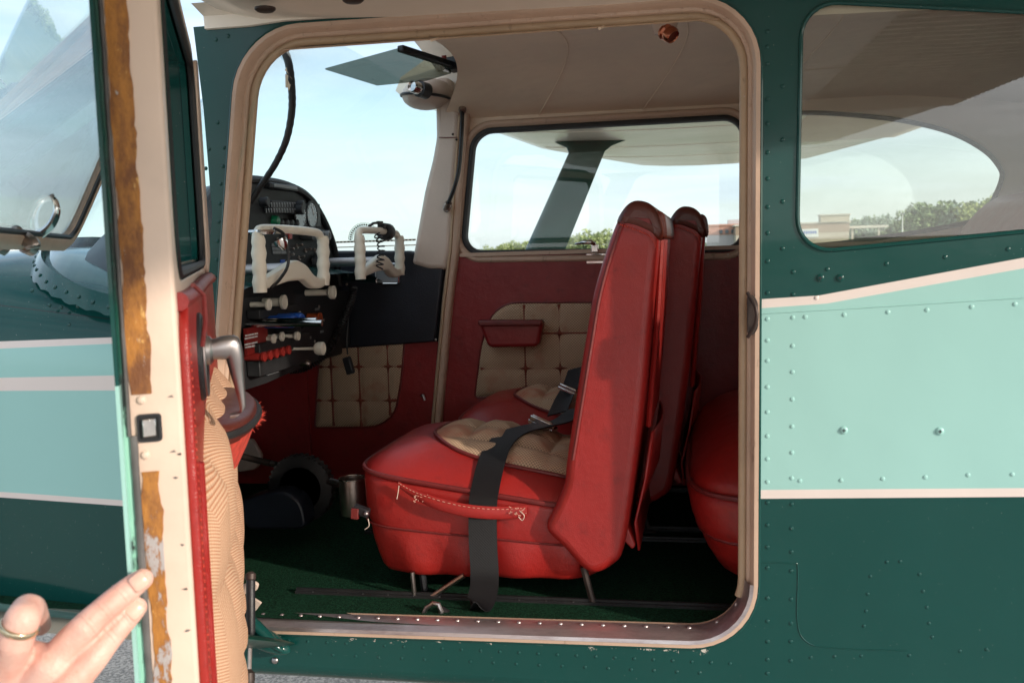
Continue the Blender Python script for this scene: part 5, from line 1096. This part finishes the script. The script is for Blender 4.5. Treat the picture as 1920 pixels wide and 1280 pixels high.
# ================================================================== hand on the door edge
def capsule(bm, a, b, ra, rb, n=16):
    a, b = V(a), V(b); d = (b-a); t = d.normalized(); u = t.cross(V((0, .3, 1))).normalized(); w_ = t.cross(u); rings = []
    def rg(c, r): return [bm.verts.new(c+u*(r*cos(2*pi*j/n))+w_*(r*sin(2*pi*j/n))) for j in range(n)]
    for k in range(0, 5): an = pi/2*(k/5); rings.append(rg(a-t*ra*cos(an), max(ra*sin(an), ra*.08)))
    for k in range(0, 9): rings.append(rg(a.lerp(b, k/8), ra+(rb-ra)*k/8))
    for k in range(1, 6): an = pi/2*(k/5); rings.append(rg(b+t*rb*sin(an), max(rb*cos(an), rb*.08)))
    for r0, r1 in zip(rings, rings[1:]):
        for j in range(n): bm.faces.new((r0[j], r0[(j+1) % n], r1[(j+1) % n], r1[j]))
    bm.faces.new(rings[0]); bm.faces.new(rings[-1][::-1])
HB = bmesh.new()
def chain(pts):
    q = [(P(a, b, y), r) for a, b, y, r in pts]
    for (p0, r0), (p1, r1) in zip(q, q[1:]): capsule(HB, p0, p1, r0, r1)
    return q
mid_ = chain([(95, 1248, -.915, .0140), (128, 1205, -.910, .0120), (162, 1172, -.905, .0118), (190, 1146, -.895, .0108), (224, 1117, -.882, .0106), (252, 1096, -.873, .0100), (267, 1085, -.870, .0090)])
ind_ = chain([(122, 1300, -.925, .0140), (150, 1264, -.912, .0122), (178, 1230, -.902, .0117), (205, 1196, -.890, .0105), (234, 1162, -.879, .0099), (250, 1145, -.873, .0093), (257, 1138, -.871, .0084)])
rg_ = chain([(10, 1250, -.925, .0155), (28, 1200, -.940, .0142), (42, 1160, -.940, .0134), (52, 1142, -.925, .0124), (60, 1140, -.895, .0112), (74, 1170, -.872, .0098)])
pk_ = chain([(-70, 1245, -.890, .013), (-60, 1190, -.895, .0115), (-45, 1160, -.890, .0105), (-30, 1180, -.87, .0095)])
for a, b in (((-75, 1300), (-70, 1245)), ((-20, 1300), (5, 1240)), ((40, 1330), (95, 1248)), ((70, 1370), (128, 1302))):
    capsule(HB, P(*a, -.915), P(*b, -.905 if b[0] < 60 else -.918), .020, .0155)
for a, b, ra, rb in (((-120, 1440), (-40, 1290), .024, .021), ((-80, 1450), (30, 1320), .026, .022), ((-40, 1480), (90, 1350), .024, .020), ((-120, 1440), (60, 1440), .022, .022), ((5, 1262), (95, 1272), .0165, .0165), ((95, 1272), (110, 1310), .0165, .0165), ((-70, 1265), (5, 1262), .0155, .0160), ((40, 1228), (100, 1240), .0135, .0135), ((60, 1260), (130, 1280), .0155, .0145)):
    capsule(HB, P(*a, -.915), P(*b, -.915), ra, rb)
# thumb below, mostly outside the frame
for p0, p1 in (((20, 1470, -.90, .019), (110, 1430, -.88, .015)), ((110, 1430, -.88, .015), (170, 1380, -.865, .012)), ((170, 1380, -.865, .012), (205, 1340, -.86, .010))): capsule(HB, P(*p0[:3]), P(*p1[:3]), p0[3], p1[3])
capsule(HB, P(-60, 1440, -.915), P(-230, 1680, -.95), .030, .027); capsule(HB, P(-230, 1680, -.95), P(-700, 2250, -1.10), .028, .042)
hm = bpy.data.meshes.new('person'); HB.to_mesh(hm); HB.free()
hand = bpy.data.objects.new('person', hm); COL.objects.link(hand); hm.materials.append(M['skin'])
r_ = hand.modifiers.new('r', 'REMESH'); r_.mode = 'VOXEL'; r_.voxel_size = .0016; s_ = hand.modifiers.new('s', 'SMOOTH'); s_.factor = .55; s_.iterations = 9
me2 = bpy.data.meshes.new_from_object(hand.evaluated_get(bpy.context.evaluated_depsgraph_get())); hand.modifiers.clear(); hand.data = me2; me2.polygons.foreach_set('use_smooth', [True]*len(me2.polygons))
# knuckle creases: small grooves pressed across the finger joints
joints = [(mid_[3][0], .0035), (mid_[4][0], .003), (ind_[3][0], .0035), (ind_[4][0], .003), (mid_[2][0], .003)]
for v_ in me2.vertices:
    for c, wd_ in joints:
        dd = v_.co-c
        if dd.length < .016:
            ax = (mid_[5][0]-mid_[2][0]).normalized(); t_ = dd.dot(ax)
            v_.co += v_.normal*(-.0012*exp(-(t_/.0009)**2)-.0010*exp(-((t_-.0030)/.0009)**2)-.0008*exp(-((t_+.0028)/.0009)**2)+.0006*exp(-((t_-.0014)/.0012)**2))*max(0, -v_.normal.y+.25)
WM[hand.name] = V((0, 0, 0)); tag(hand, 'left hand with a gold ring steadying the open door edge with two fingers', 'person')
def nail(ch, up_, name):
    tip, pre = ch[-1][0], ch[-3][0]; ax = (tip-pre).normalized(); face = (CAM-tip).normalized(); face = (face+up_).normalized(); face = (face-ax*face.dot(ax)).normalized(); sd = ax.cross(face); q = MB(); vs = []
    R_ = ch[-1][1]; c0 = tip-ax*.004
    def fn(a, b):
        an = (b-.5)*1.55; s_ = (a-.5)*.0135; rr = R_+.0012-.0012*(abs(a-.5)*2)**3; taper = 1-.25*max(0, abs(a-.5)*2-.5)
        return c0+ax*(s_+.001)+(face*cos(an*taper)+sd*sin(an*taper))*rr
    q.grid(fn, 10, 10); return q.build(name, M['nail'], hand, sharp=180, solid=.0008)
nail(mid_, V((.35, 0, .25)), 'finger_nail'); nail(ind_, V((.35, 0, .25)), 'finger_nail')
q = MB(); c, ax = P(36, 1175, -.941), (P(44, 1152, -.940)-P(28, 1200, -.940)).normalized(); u = ax.cross(V((0, 1, 0))).normalized(); w_ = ax.cross(u)
q.loft([[c+ax*h+(u*cos(2*pi*j/32)+w_*sin(2*pi*j/32))*r for j in range(32)] for r, h in ((.0134, -.0027), (.0143, -.0018), (.0147, 0), (.0143, .0018), (.0134, .0027))], cap=False); q.build('ring', M['gold'], hand, solid=.0006)

# ================================================================== beyond the airfield
def leafmat(name, c1, c2):
    m = Mat(name); n = m.noise(.9, 4); m.set(m.mix(m.step(n, .35, .65), c1, c2), .75); m.b.inputs['Subsurface Weight'].default_value = 0; return m.m
LM = [leafmat('leaf_mid_green', (.20, .28, .13, 1), (.28, .36, .18, 1)), leafmat('leaf_yellow_green', (.30, .36, .13, 1), (.38, .42, .18, 1)), leafmat('leaf_blue_green', (.19, .27, .19, 1), (.26, .34, .23, 1))]  # leaf greens lightened: sunlight and distance haze are put into the colour
BARK = simple('bark', (.10, .075, .055, 1), .9)
def tree(px, Y, w_, h_, kind, label, grp='trees along the far edge of the airfield'):
    d = ray(px, 470); x = CAM.x+d.x/d.y*(Y-CAM.y); t = empty('tree', (x, Y, 0)); tag(t, label, 'tree', grp)
    q = MB(); q.tube([V((x, Y, 0)), V((x+.1, Y, h_*.35)), V((x-.1, Y, h_*.75))], [h_*.022, h_*.016, h_*.006], 7)
    for k in range(5):
        a = random.uniform(0, 6.28); q.tube([V((x, Y, h_*(.25+.08*k))), V((x+cos(a)*w_*.35, Y+sin(a)*w_*.35, h_*(.45+.09*k)))], [h_*.009, h_*.003], 5)
    q.build('trunk', BARK, t)
    q = MB(); blobs = [(V((x+random.uniform(-.36, .36)*w_, Y+random.uniform(-.3, .3)*w_, h_*random.uniform(.30, .68))), min(w_*random.uniform(.14, .24), h_*.27)) for _ in range(9)]
    for c, r in blobs:
        for _ in range(130):
            v = V((random.gauss(0, 1), random.gauss(0, 1), random.gauss(0, 1))).normalized()*r*random.uniform(.55, 1.08); v.z *= .85; p = c+v; s_ = random.uniform(.14, .32)*h_/7
            a = V((random.uniform(-1, 1), random.uniform(-1, 1), random.uniform(-1, 1))).normalized()*s_; b = a.cross(V((random.uniform(-1, 1), random.uniform(-1, 1), random.uniform(-1, 1)))).normalized()*s_*.8
            q.add([p-a-b, p+a-b*.6, p+a*.7+b, p-a*.6+b], [(0, 1, 2, 3)])
    q.build('crown', LM[kind], t)
for i, (px, w_, h_, k) in enumerate([(935, 6, 2.3, 1), (958, 6, 2.7, 1), (980, 6, 3.2, 1), (1000, 6, 3.1, 1), (1072, 7, 4.3, 1), (1098, 7, 4.0, 0), (1122, 7, 4.8, 1), (1140, 6, 4.2, 1)]):
    tree(px, 170, w_, h_, k, 'yellow-green tree seen through the far window, left of the wing strut' if i < 4 else 'yellow-green tree seen through the far window, between wing strut and seat back', 'trees behind the far window left of the strut' if i < 4 else 'trees behind the far window right of the strut')
for i, (px, w_, h_, k) in enumerate([(1604, 9, 5.2, 2), (1622, 9, 6.0, 0), (1645, 10, 6.3, 2), (1668, 9, 6.6, 0), (1690, 8, 6.0, 2), (1712, 9, 6.8, 0), (1738, 11, 8.0, 2), (1765, 12, 8.8, 0), (1792, 11, 8.2, 2), (1820, 12, 8.9, 1), (1850, 12, 9.2, 1), (1880, 12, 9.6, 0), (1910, 12, 9.6, 2), (1425, 9, 6.5, 0)]):
    tree(px, 190, w_, h_, k, 'green tree in the row seen through the rear side window')
def bldg(px0, px1, Y, h_, cols, label, tower=None):
    a, b = ray(px0, 470), ray(px1, 470); x0, x1 = CAM.x+a.x/a.y*(Y-CAM.y), CAM.x+b.x/b.y*(Y-CAM.y); t = empty('building', ((x0+x1)/2, Y, 0)); tag(t, label, 'building')
    q = MB(); q.box(((x0+x1)/2, Y+8, h_*.30), (x1-x0, 16, h_*.60)); q.build('lower_wall', cols[0], t)
    q = MB(); q.box(((x0+x1)/2, Y+8, h_*.77), (x1-x0+.1, 16.1, h_*.34)); q.build('upper_wall', cols[1], t)
    q = MB(); q.box(((x0+x1)/2, Y+8, h_*.965), (x1-x0+.5, 16.5, h_*.06)); q.build('cornice', cols[2], t)
    return t, x0, x1
WALL = [simple('tan_stucco', (.50, .42, .33, 1), .8), simple('brown_brick', (.36, .25, .18, 1), .85), simple('pale_cornice', (.58, .52, .45, 1), .7), simple('pink_brick', (.52, .28, .21, 1), .85), simple('grey_stucco', (.50, .46, .45, 1), .8), M['dial']]
t, x0, x1 = bldg(1380, 1592, 150, 3.9, WALL[:3], 'long tan brick building with a raised right end seen through the rear side window')
q = MB(); q.box((x1-2.0, 151, 4.3), (4.0, 3, 1.0)); q.build('raised_parapet', WALL[0], t); q = MB(); q.box((x1-2.0, 150.9, 4.85), (4.3, 3.3, .18)); q.build('parapet_cap', WALL[2], t)
q = MB(); p = P(1517, 437, 149.8); q.box(p, (2.6, .2, 1.2)); sg_ = q.build('sign_panel', M['white'], t)
q = MB()
for k in range(7): q.box(p+V((-1.0+.32*k, -.12, .1)), (.20, .02, .42))
q.build('sign_lettering', M['blue'], sg_)
q = MB(); p = P(1625, 425, 152); q.box((p.x, 156, p.z), (6, 8, .35)); q.build('canopy', WALL[2], t)
for a in (1600, 1650):
    p = P(a, 430, 152); q = MB(); q.box((p.x, 153, 1.5), (.3, .3, 3.0)); q.build('canopy_post', WALL[2], t)
t, x0, x1 = bldg(1325, 1420, 160, 4.2, [WALL[4], WALL[3], WALL[3]], 'pink brick building with a pale rooftop box seen through the far window')
q = MB(); p = P(1378, 418, 163); q.box((p.x+1.0, 164, p.z-.4), (4.2, 4, 1.8)); q.build('rooftop_box', WALL[4], t)
for a in (1352, 1363, 1374, 1385):
    p = P(a, 439, 159.9); q = MB(); q.box((p.x, 159.9, 3.0), (.5, .3, .6)); q.build('window', WALL[5], t)
p = P(1692, 432, 140); lpole = empty('lamp_post', (p.x, 140, 0)); tag(lpole, 'pale pole standing in front of the trees in the rear side window', 'lamp post')
q = MB(); q.tube([V((p.x, 140, 0)), V((p.x, 140, P(1692, 401, 140).z))], [.11, .07], 8); q.build('pole', M['white'], lpole); q = MB(); q.box((p.x, 140, P(1692, 401, 140).z), (.5, .25, .12)); q.build('lamp_head', M['greyplate'], lpole)
